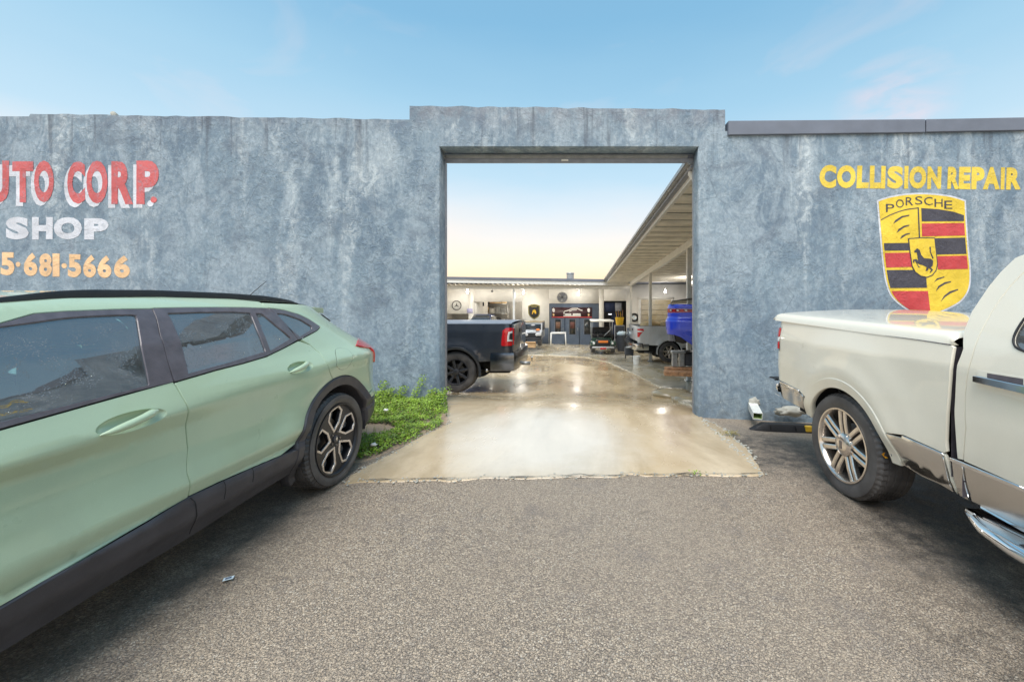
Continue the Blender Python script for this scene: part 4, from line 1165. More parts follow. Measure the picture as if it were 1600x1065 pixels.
# chrome rear bumper wrapping the corner
bm = bmesh.new(); prof = [(.52, 0), (.54, .02), (.60, .028), (.655, .02), (.668, 0)]
rows = []
path = []
for t in rng(0, 1, 7): path.append((TX+tW(3.9, .6)+.13*(1-sin(t*pi/2))*0+.01, lerp(3.90, 3.99, t), 'a'))
pth = [(TX+.045, 3.88), (TX+.05, 3.97), (TX+.075, 4.04), (TX+.13, 4.09), (TX+.3, 4.11), (TX+1.0, 4.12), (TX+1.7, 4.11), (TX+1.87, 4.09), (TX+1.925, 4.04), (TX+1.95, 3.97), (TX+1.955, 3.88)]
nn = [Vector((-1, 0, 0)), Vector((-1, .1, 0)), Vector((-.8, .6, 0)), Vector((-.4, .9, 0)), Vector((0, 1, 0)), Vector((0, 1, 0)), Vector((0, 1, 0)), Vector((.4, .9, 0)), Vector((.8, .6, 0)), Vector((1, .1, 0)), Vector((1, 0, 0))]
for (x, y), n_ in zip(pth, nn):
    rows.append([bm.verts.new((x+n_.x*o_, y+n_.y*o_, z)) for z, o_ in prof])
for i in range(len(rows)-1):
    for k in range(4): bm.faces.new([rows[i][k], rows[i][k+1], rows[i+1][k+1], rows[i+1][k]])
bmesh.ops.recalc_face_normals(bm, faces=bm.faces)
add('rear_bumper', shade(bm, 50), M['chrome'], truck, True)
add('bumper_step_pad', B(TX+.05, TX+1.95, 3.99, 4.115, .668, .680, bev=.004), M['black'], truck, True)
add('tailgate', gridmesh(lambda a, b: (lerp(TX+.12, TX+1.88, a), 3.965+.012*sin(pi*a), lerp(.68, 1.27, b)), 8, 6), M['cream'], truck, True)
# lamp
lz = (1.205, .99)
lampT = [V2(3.825, .975), V2(3.825, 1.215), V2(3.978, 1.215), V2(3.982, 1.1), V2(3.978, .985)]
tpan('tail_lamp_bezel', lampT, M['chrome_dull'], off=.003, step=.03, depth=.02)
tpan('tail_lamp', [V2(3.845, 1.115), V2(3.845, 1.205), V2(3.978, 1.205), V2(3.978, 1.115)], M['lens_red'], off=.012, step=.03, edge=.004)
tpan('reverse_lamp', [V2(3.845, 1.073), V2(3.845, 1.113), V2(3.978, 1.113), V2(3.978, 1.073)], M['lens_white'], off=.012, step=.03, edge=.004)
tpan('tail_lamp', [V2(3.845, .998), V2(3.845, 1.071), V2(3.978, 1.071), V2(3.978, .998)], M['lens_red'], off=.012, step=.03, edge=.004)
# hard bed cover
def lidf(a, b):
    y = lerp(GAPY+.005, 3.99, b); zt = lerp(lidl[-1].y, lidl[0].y, b)
    # a: 0 near side bottom .. 1 far side bottom ; superelliptic crown
    x = lerp(TX+.022, TX+1.978, a); e = min(a, 1-a)*1.956
    rise = .058*(1-(1-min(1, e/.06))**2.4)**.5 if e < .06 else .058
    rise += .055*sin(pi*a)**.6*(1 if e > .03 else e/.03)
    if a in (0.0, 1.0): rise = 0
    endf = min(1, (3.99-y)/.07+.0); fe = (1-(1-endf)**2.2)**.5 if endf < 1 else 1
    f0 = min(1, (y-GAPY)/.05); fe *= (1-(1-f0)**2.2)**.5 if f0 < 1 else 1
    return (x+ (.016 if a == 0 else -.016 if a == 1 else 0)*(1-fe)*4, y, zt-.002+rise*(.25+.75*fe) if fe < 1 else zt-.002+rise)
aa = [0, .004, .010, .018, .028, .045, .07, .1]+rng(.15, .85, 11)+[.9, .93, .955, .972, .982, .99, .996, 1]
bb = [0, .006, .014, .026]+rng(.05, .95, 16)+[.968, .982, .991, 1]
bm = bmesh.new(); g = [[bm.verts.new(lidf(a, b)) for a in aa] for b in bb]
for j in range(len(bb)-1):
    for i in range(len(aa)-1): bm.faces.new([g[j][i], g[j][i+1], g[j+1][i+1], g[j+1][i]])
for f in bm.faces: f.smooth = True
bmesh.ops.recalc_face_normals(bm, faces=bm.faces)
add('bed_cover', bm, M['cream'], truck, True)
bm = bmesh.new()
tube(bm, [Vector(tS(p.x, p.y))+Vector((-.001, 0, -.0)) for p in lidl], .0028, 6); add('cover_seal', bm, M['trim'], truck, True)
bm = bmesh.new(); box(bm, TX+.2, TX+1.8, GAPY+.02, 3.9, .62, 1.2); add('cargo_bed', bm, M['dark'], truck, True)
# cab
crear = tt((1504, 545), (1500, 556), (1494.5, 570), (1491.5, 620), (1489.5, 640), (1486, 713))
crear = [V2(min(p.x, GAPY-.025), p.y) for p in crear]
csil = tt((1497, 520), (1504.8, 501.7), (1516.7, 486.5), (1543.7, 447.6), (1562.3, 424.8), (1586, 402))
csil = [V2(min(p.x, GAPY-.025), p.y) for p in csil]
dseam = tt((1600, 424.8), (1579, 446), (1562, 468), (1548.8, 488), (1530, 523.7), (1518.3, 560), (1510, 595), (1507.8, 620), (1507.5, 640), (1508.7, 669), (1505, 719))
chl = tt((1505, 720), (1600, 762))
top_c = [V2(1.9, 1.70), V2(1.7, 1.78), V2(1.3, 1.84)]
cp = list(crear)+tt((1486.5, 714), (1504, 719.5))+list(reversed(dseam))[1:]+[V2(dseam[0].x-.12, dseam[0].y+.06), V2(dseam[0].x-.3, dseam[0].y+.12)]
dz_ = dseam[0]
cabp = [p for p in crear[::-1]]+list(csil)+[V2(1.80, 1.725), V2(1.68, 1.765), V2(1.4, 1.80), V2(.9, 1.82), V2(.9, 1.775), V2(1.4, 1.755), V2(1.6, 1.70), V2(dz_.x-.06, dz_.y+.045)]+list(dseam)
cabp = [V2(p.x, p.y) for p in cabp]
tpan('cab_pillar', cabp, M['cream'], step=.045)
win = tt((1600, 498), (1589.3, 515), (1583.5, 530), (1587, 542), (1600, 548.7))
wins = [V2(.85, win[0].y+.33), V2(1.45, win[0].y+.33), V2(1.62, win[0].y+.2)]+cr(list(win), 3)+[V2(1.45, win[-1].y-.012), V2(.85, win[-1].y-.02)]
chd = chl[1].y
door = list(dseam)+[chl[0]+V2(0, .0)]+[chl[1], V2(.85, chd-.008), V2(.85, 1.77), V2(1.4, 1.75), V2(1.58, 1.70)]
tpan('cab_door', door, M['cream'], holes=[wins], step=.045)
tpan('window', wins, M['glass_dark'], off=-.008, gap=-.004, depth=.004, step=.08)
bm = bmesh.new(); tube(bm, [Vector(tS(p.x, p.y)) for p in wins], .005, 6); add('window_seal', shade(bm), M['black'], truck, True)
fenderf = [V2(.848, chd-.01), V2(.848, 1.2), V2(.2, 1.2), V2(-1.2, 1.12), V2(-1.3, .6), V2(.2, .6)]
tpan('front_fender', fenderf, M['cream'], step=.15)
tpan('cab_door_pillar', [V2(.848, 1.19), V2(.848, 1.81), V2(.7, 1.80), V2(.45, 1.6), V2(.15, 1.2)], M['black'], step=.12)
tpan('chrome_strip', tt((1486, 714), (1600, 761.5), (1600, 766), (1486, 718)), M['chrome'], off=.012, gap=0, depth=.014)
tpan('chrome_strip', [chl[1]+V2(0, 0), V2(.3, chl[1].y), V2(.3, chl[1].y-.013), chl[1]+V2(0, -.013)], M['chrome'], off=.012, gap=0, depth=.014)
tpan('chrome_panel', tt((1487, 719), (1503, 725), (1507, 752), (1515, 782), (1500, 774), (1490, 747)), M['chrome_dull'], off=.003)
cdl = tt((1506, 727), (1600, 767))
tpan('chrome_panel', [cdl[0], cdl[1], V2(.3, cdl[1].y-.005), V2(.3, .395)]+list(reversed(tt((1510, 752), (1519, 783), (1532, 789), (1600, 826)))), M['chrome_dull'], off=.003)
rk = tt((1532, 790), (1600, 827.5), (1600, 831), (1532, 793))
tpan('rocker_trim', list(rk[:2])+[V2(.3, rk[1].y-.01), V2(.3, rk[1].y-.02)]+list(rk[2:]), M['chrome'], off=.0, gap=0, depth=.05)
def cab_roof(a, b):
    y = lerp(-.1, 1.86, b); z = interp([(-.1, 1.5), (.5, 1.78), (1.0, 1.83), (1.6, 1.80), (1.86, 1.71)], y)
    return (lerp(TX+.2, TX+1.8, a), y, z+.05*sin(pi*a)**.6)
add('cab_roof', gridmesh(cab_roof, 12, 16), M['cream'], truck, True)
add('rear_window', gridmesh(lambda a, b: (lerp(TX+.12+.1*b, TX+1.88-.1*b, a), lerp(GAPY-.03, 1.86, b), lerp(1.15, 1.71, b)), 6, 6), M['cream'], truck, True)
add('cab_back', gridmesh(lambda a, b: (lerp(TX+.03, TX+1.97, a), GAPY-.04, lerp(.42, 1.2, b)), 6, 6), M['trim'], truck, True)
add('bed_front', gridmesh(lambda a, b: (lerp(TX+.03, TX+1.97, a), GAPY+.02, lerp(.5, 1.2, b)), 6, 6), M['trim'], truck, True)
add('bonnet', gridmesh(lambda a, b: (lerp(TX+.05, TX+1.95, a), lerp(-1.3, .1, b), 1.12+.1*b+.04*sin(pi*a)), 6, 6), M['cream'], truck, True)
add('cab_interior', B(TX+.12, TX+1.88, -.2, 1.9, .45, 1.12), M['seat'], truck, True)
# door handle
def th(u0, v0, u1, v1, off, mat, name, dep, r=0):
    a, b, c, d = tt((u0, v0[0]), (u1, v1[0]), (u1, v1[1]), (u0, v0[1]))
    return tpan(name, [a, b, c, d] if not r else cr([a, b, c, d], 4, True), mat, off=off, depth=dep, gap=0, step=.03, both=False, edge=.005)
th(1528, (578, 604), 1640, (596, 640), .004, M['cream'], 'handle_plate', .006)
th(1544, (583, 590), 1600, (592, 601), .0055, M['trim'], 'handle_recess', .004)
th(1529, (587.5, 596), 1640, (610, 622), .030, M['chrome'], 'door_handle', .02)
# running board
rb = [tt((1500, 790))[0]]
bm = bmesh.new(); rows = []
Yb0, Yb1 = 2.03, .1
for i in range(14):
    t = i/13; y = lerp(Yb0, Yb1, min(1, t)); k = min(1, t*9)
    xo = TX-.10*k**.6+.02; xi = TX+.10
    ztop = .345; q = .5+.5*min(1, t*7)
    rows.append([bm.verts.new(p) for p in [(xi, y, ztop), (xo+.03*q, y, ztop+.003), (xo+.008, y, ztop-.012*q), (xo, y, ztop-.035*q), (xo+.012, y, ztop-.06*q), (xo+.05, y, ztop-.07*q), (xi, y, ztop-.06*q)]])
for i in range(13):
    for k in range(7): bm.faces.new([rows[i][k], rows[i][(k+1) % 7], rows[i+1][(k+1) % 7], rows[i+1][k]])
bm.faces.new(rows[0]); bm.faces.new(rows[-1][::-1]); bmesh.ops.recalc_face_normals(bm, faces=bm.faces)
for v in bm.verts: v.co.z += .022
o = add('running_board', shade(bm, 60), M['chrome'], truck, True)
add('step_pad', B(TX-.045, TX+.09, .15, 1.72, .368, .374, bev=.003), M['black'], truck, True)
add('chassis', B(TX+.25, TX+1.75, -.6, 3.9, .38, .52), M['dark'], truck, True)
add('arch_liner', liner(.03, .34, .44, 'X', (TX, WT.x, WT.y+.02), 8, 172), M['black'], truck, True); add('arch_liner', liner(1.97, 1.66, .44, 'X', (TX, WT.x, WT.y), 8, 172), M['black'], truck, True)
add('shock_absorber', T([(TX+.24, 3.12, .55), (TX+.30, 3.02, .85)], .025), M['galv'], truck, True)
add('leaf_spring', T([(TX+.22, 3.4, .66), (TX+.22, 3.1, .60), (TX+.22, 2.7, .62)], .03), M['brake'], truck, True)
add('cable', T([(TX+.18, 3.30, .84), (TX+.16, 3.27, .76), (TX+.20, 3.22, .70)], .005), M['galv'], truck, True)
tw = wheel_white(truck); to = chain_off(truck)
put(tw, Vector((TX+.008, WT.x, WT.y))-to, pi)
clone(tw, truck, Vector((TX+1.992, WT.x, WT.y-.03))-to, 0); clone(tw, truck, Vector((TX+.008, -.6, WT.y))-to, pi); clone(tw, truck, Vector((TX+1.992, -.6, WT.y-.03))-to, 0)

# ------------------------------------------------------------------ other pickups (local: x = s*sg forward, near side y=0 facing -Y)
def pickup(name, label, loc, rz, sg, P):
    root = thing(name, label, 'pickup truck', loc, rz)
    R, rr = P['R'], P['rr']; Wd = P.get('W', 1.95); zc = R
    bt, bb_ = P['bed_top'], P['body_bot']; rear, gap = -P['rear'], P['gap']
    prof = smooth_tab([(bb_, .05), (bb_+.15, .015), (bb_+.35, 0), (bt-.15, .0), (bt, .03), (bt+.2, .08), (bt+.5, .24)], .03)
    def Wf(s, z):
        d = prof(z); t = (-(s)-(P['rear']-.12))/.12
        if t > 0: t = min(t, .999); d += .10*(1-sqrt(1-t*t))
        r = sqrt(s*s+(z-zc)**2); d -= .035*math.exp(-((r-R*1.27)/.09)**2)
        return d
    def sf(s, z): return (sg*s, Wf(s, z), z)
    def sm(s, z): return (sg*s, Wd-Wf(s, z), z)
    def pn(nm, poly, mat, holes=(), off=0, far=True, **k):
        poly = [V2(*p) for p in poly]; o = add(nm, panel(poly, sf, [[V2(*q) for q in h] for h in holes], .07, .02, k.get('gap', .003), off, (0, -1, 0)), mat, root)
        if far: add(nm, panel(poly, sm, [[V2(*q) for q in h] for h in holes], .14, .02, .003, off, (0, 1, 0)), mat, root)
        return o
    arch = arcpoly(0, zc, R*1.16, 175, 5, 18)
    pm = P['paint']
    pn('bed_side', [(rear, bb_+.12), (rear, bt), (gap-.01, bt), (gap-.01, bb_), (R*1.16, bb_)]+[(x, z) for x, z in arcpoly(0, zc, R*1.16, 0, 180, 20) if z > bb_]+[(-R*1.16, bb_+.1)], pm)
    pn('wheel_arch_flare', arcpoly(0, zc, R*1.26, 190, -10, 20)+arcpoly(0, zc, R*1.14, -10, 190, 20), P['flare'], off=.012)
    fw = 3.6
    # cab
    ct = P['cab_top']
    pn('cab_side', [(gap+.01, bb_), (gap+.01, bt+.05), (gap+.25, ct), (gap+1.7, ct), (gap+2.3, bt+.05), (fw+.9, bt-.05), (fw+.9, bb_+.2), (fw+R*1.16, bb_+.1)]+[(fw+x, z) for x, z in arcpoly(0, zc, R*1.16, 0, 180, 12) if z > bb_+.02]+[(fw-R*1.16, bb_)], pm,
       holes=[[(gap+.25, bt+.1), (gap+.42, ct-.08), (gap+1.62, ct-.08), (gap+2.08, bt+.1)]])
    pn('side_window', [(gap+.25, bt+.1), (gap+.42, ct-.08), (gap+1.62, ct-.08), (gap+2.08, bt+.1)], M['pane'], off=-.01)
    def gx(s0, z0, s1, z1, m, nm, y0=.06, y1=None):
        y1 = Wd-.06 if y1 is None else y1
        add(nm, gridmesh(lambda a, b: (sg*lerp(s0, s1, b), lerp(y0, y1, a), lerp(z0, z1, b)), 6, 3), m, root)
    gx(gap+.25, ct-.01, gap+1.7, ct-.01, pm, 'cab_roof', .24, Wd-.24); gx(gap, bb_, gap+.25, ct, M['pane'], 'rear_window', .1, Wd-.1); gx(gap+1.7, ct, gap+2.3, bt, M['pane'], 'windscreen', .2, Wd-.2)
    gx(gap+2.3, bt, fw+.85, bt-.08, pm, 'bonnet'); gx(fw+.9, bb_, fw+.88, bt-.06, M['black'], 'grille')
    # tailgate
    tg = B(min(sg*(rear-.02), sg*(rear+.05)), max(sg*(rear-.02), sg*(rear+.05)), .10, Wd-.10, bb_+.26, bt-.01, bev=.015, seg=2)
    add('tailgate', tg, pm, root)
    add('tailgate_handle', B(min(sg*(rear-.035), sg*(rear-.02)), max(sg*(rear-.035), sg*(rear-.02)), Wd/2-.12, Wd/2+.12, bt-.22, bt-.13, bev=.006), M['black'], root)
    if P.get('cover'):
        add('bed_cover', gridmesh(lambda a, b: (sg*lerp(rear+.01, gap, b), lerp(.03, Wd-.03, a), bt+.004+.035*sin(pi*a)**.5), 10, 6), P['cover'], root)
    else:
        add('bed_rail', B(min(sg*rear, sg*gap), max(sg*rear, sg*gap), .03, .09, bt, bt+.012), M['black'], root)
        add('bed_liner', gridmesh(lambda a, b: (sg*lerp(rear+.05, gap, b), lerp(.1, Wd-.1, a), bt-.25), 2, 2), M['black'], root)
    # bumper
    bm = bmesh.new(); zb0_, zb1_ = P['bump']; ext = P.get('bext', .16)
    path = [(rear+.42, -.012), (rear+.05, -.02), (rear-.05, .0), (rear-ext+.03, .10), (rear-ext, .4), (rear-ext, Wd-.4), (rear-ext+.03, Wd-.1), (rear-.05, Wd), (rear+.05, Wd+.02), (rear+.42, Wd+.012)]
    nm = [(0, -1), (0, -1), (-.5, -.8), (-.9, -.4), (-1, 0), (-1, 0), (-.9, .4), (-.5, .8), (0, 1), (0, 1)]
    rows = []
    for (s, y), (ns, ny) in zip(path, nm):
        z1 = zb1_; rows.append([bm.verts.new((sg*(s+ns*o_), y+ny*o_, z)) for z, o_ in [(zb0_+.02, -.05), (zb0_, -.01), (zb0_+.05, .008), (z1-.05, .008), (z1, -.006), (z1, -.08)]])
    for i in range(len(rows)-1):
        for k in range(5): bm.faces.new([rows[i][k], rows[i][k+1], rows[i+1][k+1], rows[i+1][k]])
    bmesh.ops.recalc_face_normals(bm, faces=bm.faces); add('rear_bumper', shade(bm, 40), P['bmat'], root)
    add('hitch', B(min(sg*(rear-ext-.15), sg*(rear)), max(sg*(rear-ext-.15), sg*rear), Wd/2-.035, Wd/2+.035, zb0_-.02, zb0_+.05), M['galv'], root)
    add('chassis', B(min(sg*(rear+.1), sg*(fw+.6)), max(sg*(rear+.1), sg*(fw+.6)), .3, Wd-.3, R*.85, bb_+.12), M['dark'], root)
    add('arch_liner', liner(.03, .36, R*1.16, 'Y', (0, 0, zc), 10, 170), M['dark'], root)
    w = wheel_simple(root, R, P['tw'], rr, P['ns'], P['wmat'], P.get('sw', .03))
    put(w, (0, .02, R), -pi/2)
    clone(w, root, (0, Wd-.02, R), pi/2); clone(w, root, (sg*fw, .02, R), -pi/2); clone(w, root, (sg*fw, Wd-.02, R), pi/2)
    return root, sf, pn
ramx, ramy = -2.40, 7.85
ram, rsf, rpn = pickup('pickup_truck', 'black wet pickup with a hard bed cover standing just inside the gate', (ramx, ramy, G(ramx, ramy)+.004), radians(-1), -1,
    dict(R=.41, rr=.262, tw=.28, rear=1.13, gap=.85, bed_top=1.38, body_bot=.52, cab_top=1.92, paint=M['black_paint'], flare=M['black_paint'], cover=M['metal_grey'], bump=(.44, .80), bext=.10, bmat=simple('smoked chrome bumper', (.16, .17, .19), .18, 1), ns=8, wmat=simple('satin black wheel', (.035, .036, .042), .35, coat=.3), sw=.026))
def lampR(name, s0, s1, z0, z1, mat, off, r=.03):
    P = [(-1.128, z0), (-1.128, z1), (s0+r, z1), (s0, z1-r), (s0-.0, z0+r*1.2), (s0+r*.4-.02, z0)]
    return P
rpn('tail_lamp', [(-1.126, .94), (-1.126, 1.305), (-1.02, 1.30), (-.955, 1.25), (-.935, 1.10), (-.925, .97), (-.94, .94)], M['lens_red'], off=.014)
rpn('lamp_insert', [(-1.124, 1.03), (-1.124, 1.24), (-1.06, 1.22), (-1.045, 1.13), (-1.04, 1.03)], M['lens_white'], off=.022)
rpn('lamp_insert', [(-1.122, 1.06), (-1.122, 1.20), (-1.085, 1.19), (-1.075, 1.13), (-1.075, 1.07)], M['black'], off=.028)
bm = bmesh.new(); box(bm, 1.13, 1.16, .10, .24, .95, 1.30, bev=.01); add('tail_lamp', bm, M['lens_red'], ram)
bm = bmesh.new(); tube(bm, [(1.42, .975, .50), (1.42, .975, .56)], .012, 8); bmesh.ops.create_uvsphere(bm, u_segments=12, v_segments=8, radius=.028, matrix=Matrix.Translation((1.42, .975, .585))); add('tow_ball', shade(bm), M['chrome_dull'], ram)
add('mud_flap', B(.42, .44, .06, .32, .30, .62), M['black'], ram)
add('exhaust_pipe', T([(.3, .35, .46), (.55, .22, .44), (.62, .12, .42)], .035, 12), M['chrome_dull'], ram)

sx_, sy_ = 3.62, 15.0
sil, ssf, spn = pickup('pickup_truck', 'silver white pickup with tan cargo in its open bed under the right canopy', (sx_, sy_-.1, G(sx_, sy_)+.05), radians(2), 1,
    dict(R=.40, rr=.245, tw=.27, rear=1.22, gap=.9, bed_top=1.40, body_bot=.56, cab_top=1.93, paint=M['silver'], flare=M['silver'], bump=(.48, .72), bmat=M['chrome_dull'], ns=7, wmat=M['alloy'], sw=.03, bext=.14))
spn('tail_lamp', [(-1.215, 1.10), (-1.215, 1.30), (-1.0, 1.30), (-.99, 1.22), (-1.10, 1.10), (-1.16, .98), (-1.215, .98)], M['lens_red'], off=.014)
spn('lamp_insert', [(-1.21, 1.17), (-1.21, 1.23), (-1.03, 1.23), (-1.05, 1.17)], M['lens_white'], off=.022)
bm = bmesh.new(); tube(bm, [(-1.22, .3, .75), (-1.36, .12, .78), (-1.36, -.05, .76), (-1.05, -.06, .74), (-1.02, -.04, .55)], .018, 8); add('bumper_guard', shade(bm), M['black'], sil)
add('mud_flap', B(-.50, -.47, .05, .30, .22, .66), M['black'], sil)
add('side_step', T([(-.95, .1, .40), (-.65, .1, .38)], .03), M['dark_grey'], sil)
# tan sacks in the bed
def lump(name, mat, c, r, sc, seed, label, cat, sub=3, parent=None, amp=.25, fr=2.2, flatb=False, group=None):
    bm = bmesh.new(); bmesh.ops.create_icosphere(bm, subdivisions=sub, radius=1)
    for v in bm.verts:
        n = mnoise.noise(v.co*fr+Vector((seed, 0, 0))); v.co = v.co*(1+amp*n)
        v.co = Vector((v.co.x*sc[0], v.co.y*sc[1], v.co.z*sc[2]))*r
        if flatb and v.co.z < 0: v.co.z *= .25
    shade(bm, 60); o = add(name, bm, mat, parent); o.location = c
    if label: props(o, label, cat, group)
    return o
lump('canvas_bundle', M['tan'], (sx_-.55, sy_+.9, G(sx_, sy_)+1.38), .3, (1.5, 1.1, .75), 3, 'tan canvas bundle nearest the tail end of the silver pickup bed', 'bundle', flatb=True)
lump('canvas_bundle', M['tan'], (sx_+.35, sy_+.8, G(sx_, sy_)+1.40), .36, (1.6, 1.1, .8), 8, 'larger tan canvas bundle beside the cab of the silver pickup bed', 'bundle', flatb=True)

# ------------------------------------------------------------------ blue car raised on planks (only its rear end shows)
bx, by = 1.99, 8.6; bz = G(2.4, by)
blue = thing('damaged_car', 'bright blue car with its rear end raised high on planks beside the right gate post', 'car', (bx, by, 1.42*.17), radians(-14)); blue.scale = (.83, .83, .83)
ins_t = smooth_tab([(.40, .10), (.62, .05), (.80, .015), (1.02, .0), (1.06, .025), (1.11, .06), (1.2, .055), (1.36, .05), (1.42, .07), (1.50, .10)], .02)
dep_t = smooth_tab([(.40, .16), (.62, .07), (.80, .01), (1.02, .0), (1.06, .05), (1.12, .09), (1.2, .085), (1.36, .07), (1.42, .05), (1.50, .12)], .02)
def bS(a, z):      # a: distance along the plan path from the far end of the left flank; corner at a = 2.6
    ins = ins_t(z); dp = dep_t(z); R_ = .42; q = a-2.6
    if q < 0: return (ins, R_-q, z)
    L_ = R_*pi/2
    if q < L_:
        t = q/R_; return (ins+R_-R_*cos(t), (R_+(0)-R_*sin(t))+dp*sin(t), z)
    x = q-L_; return (R_+x+ins*(1-min(1, x)), dp-.04*sin(pi*min(1, x/1.1)), z)
def bp(name, pts, mat, off=0, depth=.03, step=.05): add(name, panel([V2(2.6+p[0], p[1]) for p in pts], bS, (), step, depth, .003, off, (-.7, -.7, 0), .004), mat, blue)
W1 = 1.75
bp('rear_bumper', [(-1.2, 1.06), (-1.2, .55), (-.1, .62), (.15, .66), (.42, .65), (.58, .60), (.74, .46), (.9, .36), (W1, .34), (W1, 1.06)], M['blue'])
bp('boot_lid', [(-.9, 1.065), (W1, 1.065), (W1, 1.20), (1.0, 1.21), (.86, 1.255), (.0, 1.235), (-.5, 1.25), (-.9, 1.25)], M['blue'])
bp('tail_lamp', [(-.5, 1.255), (.0, 1.24), (.86, 1.26), (1.0, 1.215), (W1, 1.205), (W1, 1.335), (.95, 1.335), (.4, 1.35), (-.5, 1.34)], simple('dark red lamp band', (.20, .012, .03), .15, coat=1), .004)
bp('lamp_outline', [(.1, 1.245), (.84, 1.265), (.98, 1.222), (W1, 1.212), (W1, 1.23), (1.0, 1.24), (.87, 1.283), (.1, 1.262)], M['lens_red'], .012, .01)
bp('lamp_strip', [(.92, 1.27), (1.05, 1.262), (W1, 1.262), (W1, 1.295), (1.1, 1.30), (.98, 1.325), (.9, 1.315)], M['lens_white'], .014, .01)
for k in range(6): bp('lamp_segment', [(.16+.11*k, 1.285), (.22+.11*k, 1.286), (.20+.11*k, 1.325), (.14+.11*k, 1.324)], M['lens_white'] if k % 2 else M['lens_red'], .012, .01)
bp('rear_deck', [(-.9, 1.255), (-.5, 1.345), (.4, 1.355), (.95, 1.34), (W1, 1.34), (W1, 1.44), (.5, 1.475), (-.2, 1.46), (-.9, 1.40)], M['blue'])
add('rear_glass', gridmesh(lambda a, b: (lerp(.12, 1.75, a)+.06*b, lerp(.14, .75, b)+.0, lerp(1.47, 1.56, b)+.03*sin(pi*a)), 8, 4), M['pane'], blue)
add('roof', gridmesh(lambda a, b: (lerp(.16, 1.75, a), lerp(.72, 1.7, b), 1.565+.10*sin(pi*min(a, .9))*sin(pi*b*.9+.1)), 8, 8), M['black'], blue)
add('underbody', B(.2, 1.8, .45, 1.6, .45, .68), M['dark'], blue)
bp('diffuser', [(-.1, .61), (-.05, .48), (.3, .44), (.60, .40), (.72, .42), (.56, .60), (.42, .645), (.15, .655)], M['black'], -.05, .02)
for k in range(6):
    a = .02+.07*k; bp('diffuser_fin', [(a, .46), (a+.02, .46), (a+.015, .65), (a-.005, .65)], M['metal_grey'], -.0, .08)
add('exhaust_pipe', L([(-.02, .055), (-.03, .06), (-.02, .066), (.25, .066), (.25, .055)], 20, 'Y', (.72, .04, .56), True), M['chrome'], blue)
bz -= 0
# wheel leaning and ramps
bw = wheel_simple(blue, .34, .24, .235, 5, M['alloy_grey'], .03); bw.parent = None; bpy.data.objects.remove(bw.children[0]) if False else None; put(bw, (1.25, .35, .12), -pi/2+.3); bw.parent = blue
jk = thing('car_stand', 'pale grey metal stand holding up the rear of the blue car', 'stand', (bx+.36, by+.30, bz+.53))
add('stand_post', B(-.13, -.02, -.06, .06, 0, .30, bev=.01), M['galv'], jk); add('stand_post', B(.03, .14, -.06, .06, 0, .30, bev=.01), M['galv'], jk)
add('stand_head', B(-.15, .16, -.08, .08, .30, .36, bev=.01), M['galv'], jk)
crt = thing('storage_crate', 'black crate behind the metal stand under the blue car', 'crate', (bx+.66, by+.50, bz+.54))
add('crate_body', B(-.18, .18, -.2, .2, 0, .28, bev=.02), M['dark_grey'], crt); add('crate_lid', B(-.2, .2, -.22, .22, .28, .32, bev=.01), M['black'], crt)
pk = thing('plank_ramp', 'low ramp of two rusty brown planks under the raised blue car', 'ramp', (bx+.42, by+.15, bz-.03))
for i, (dx, dy, dz, r) in enumerate([(0, -.22, .46, -.14), (.1, .10, .50, .05)]):
    bm = bmesh.new(); box(bm, -.45, 1.6, -.12, .12, -.045, .045, bev=.008)
    for v in bm.verts:
        v.co.y += .02*mnoise.noise(v.co*3); v.co.z += .006*mnoise.noise(v.co*4)
    o = add('plank', bm, M['wood'], pk); o.location = (dx, dy, dz); o.rotation_euler = (0, 0.015, r)
for i in range(2):
    add('support_block', B(.35+i*1.1, .75+i*1.1, -.22, .2, .02, .41, bev=.01), M['black'], pk)
for i, (u, v, Y, sx, sy, lab) in enumerate([(1046, 593, 8.1, .42, .32, 'mud coloured low mound nearer the silver pickup on the bay floor'), (1082, 606, 7.2, .42, .28, 'mud coloured low mound beside the right gate post')]):
    p = at(u, v, Y); z = G(p.x, Y)
    o = lump('floor_mat', M['mat'], (p.x+.06, Y, z+.045), 1, (sx, sy, .12), i*4, lab, 'mat', amp=.12, fr=1.5)

# ------------------------------------------------------------------ yard buildings
bld = thing('rear_building', 'cream workshop building closing the far end of the yard', 'building', (0, 24, -1))
BW = 24.0
def bpx(u, v, Y=BW): p = at(u, v, Y); return (p.x, p.z)
xa, xb_ = -9.0, 9.3; zf = -1.05; zt = 2.75
# openings on the rear wall: window counter, bay, blue doors, side door
o1 = (bpx(660, 0)[0], bpx(732, 0)[0], bpx(0, 513)[1], bpx(0, 490)[1])
o2 = (bpx(740, 0)[0], bpx(816, 0)[0], zf-.05, bpx(0, 471.5)[1])
o3 = (bpx(858, 0)[0], bpx(936, 0)[0], zf-.05, bpx(0, 474)[1])
o4 = (bpx(943.5, 0)[0], bpx(979, 0)[0], zf-.05, bpx(0, 470)[1])
def wb(x0, x1, z0, z1, m=M['cream_wall'], nm='wall', y0=BW, y1=BW+.2): return add(nm, B(x0, x1, y0, y1, z0, z1), m, bld, True)
wb(xa, o1[0], zf, zt); wb(o1[0], o1[1], zf, o1[2]); wb(o1[0], o1[1], o1[3], zt); wb(o1[1], o2[0], zf, zt); wb(o2[0], o2[1], o2[3], zt)
wb(o2[1], o3[0], zf, zt); wb(o3[0], o3[1], o3[3], zt); wb(o3[1], o4[0], zf, zt); wb(o4[0], o4[1], o4[3], zt); wb(o4[1], xb_, zf, zt)
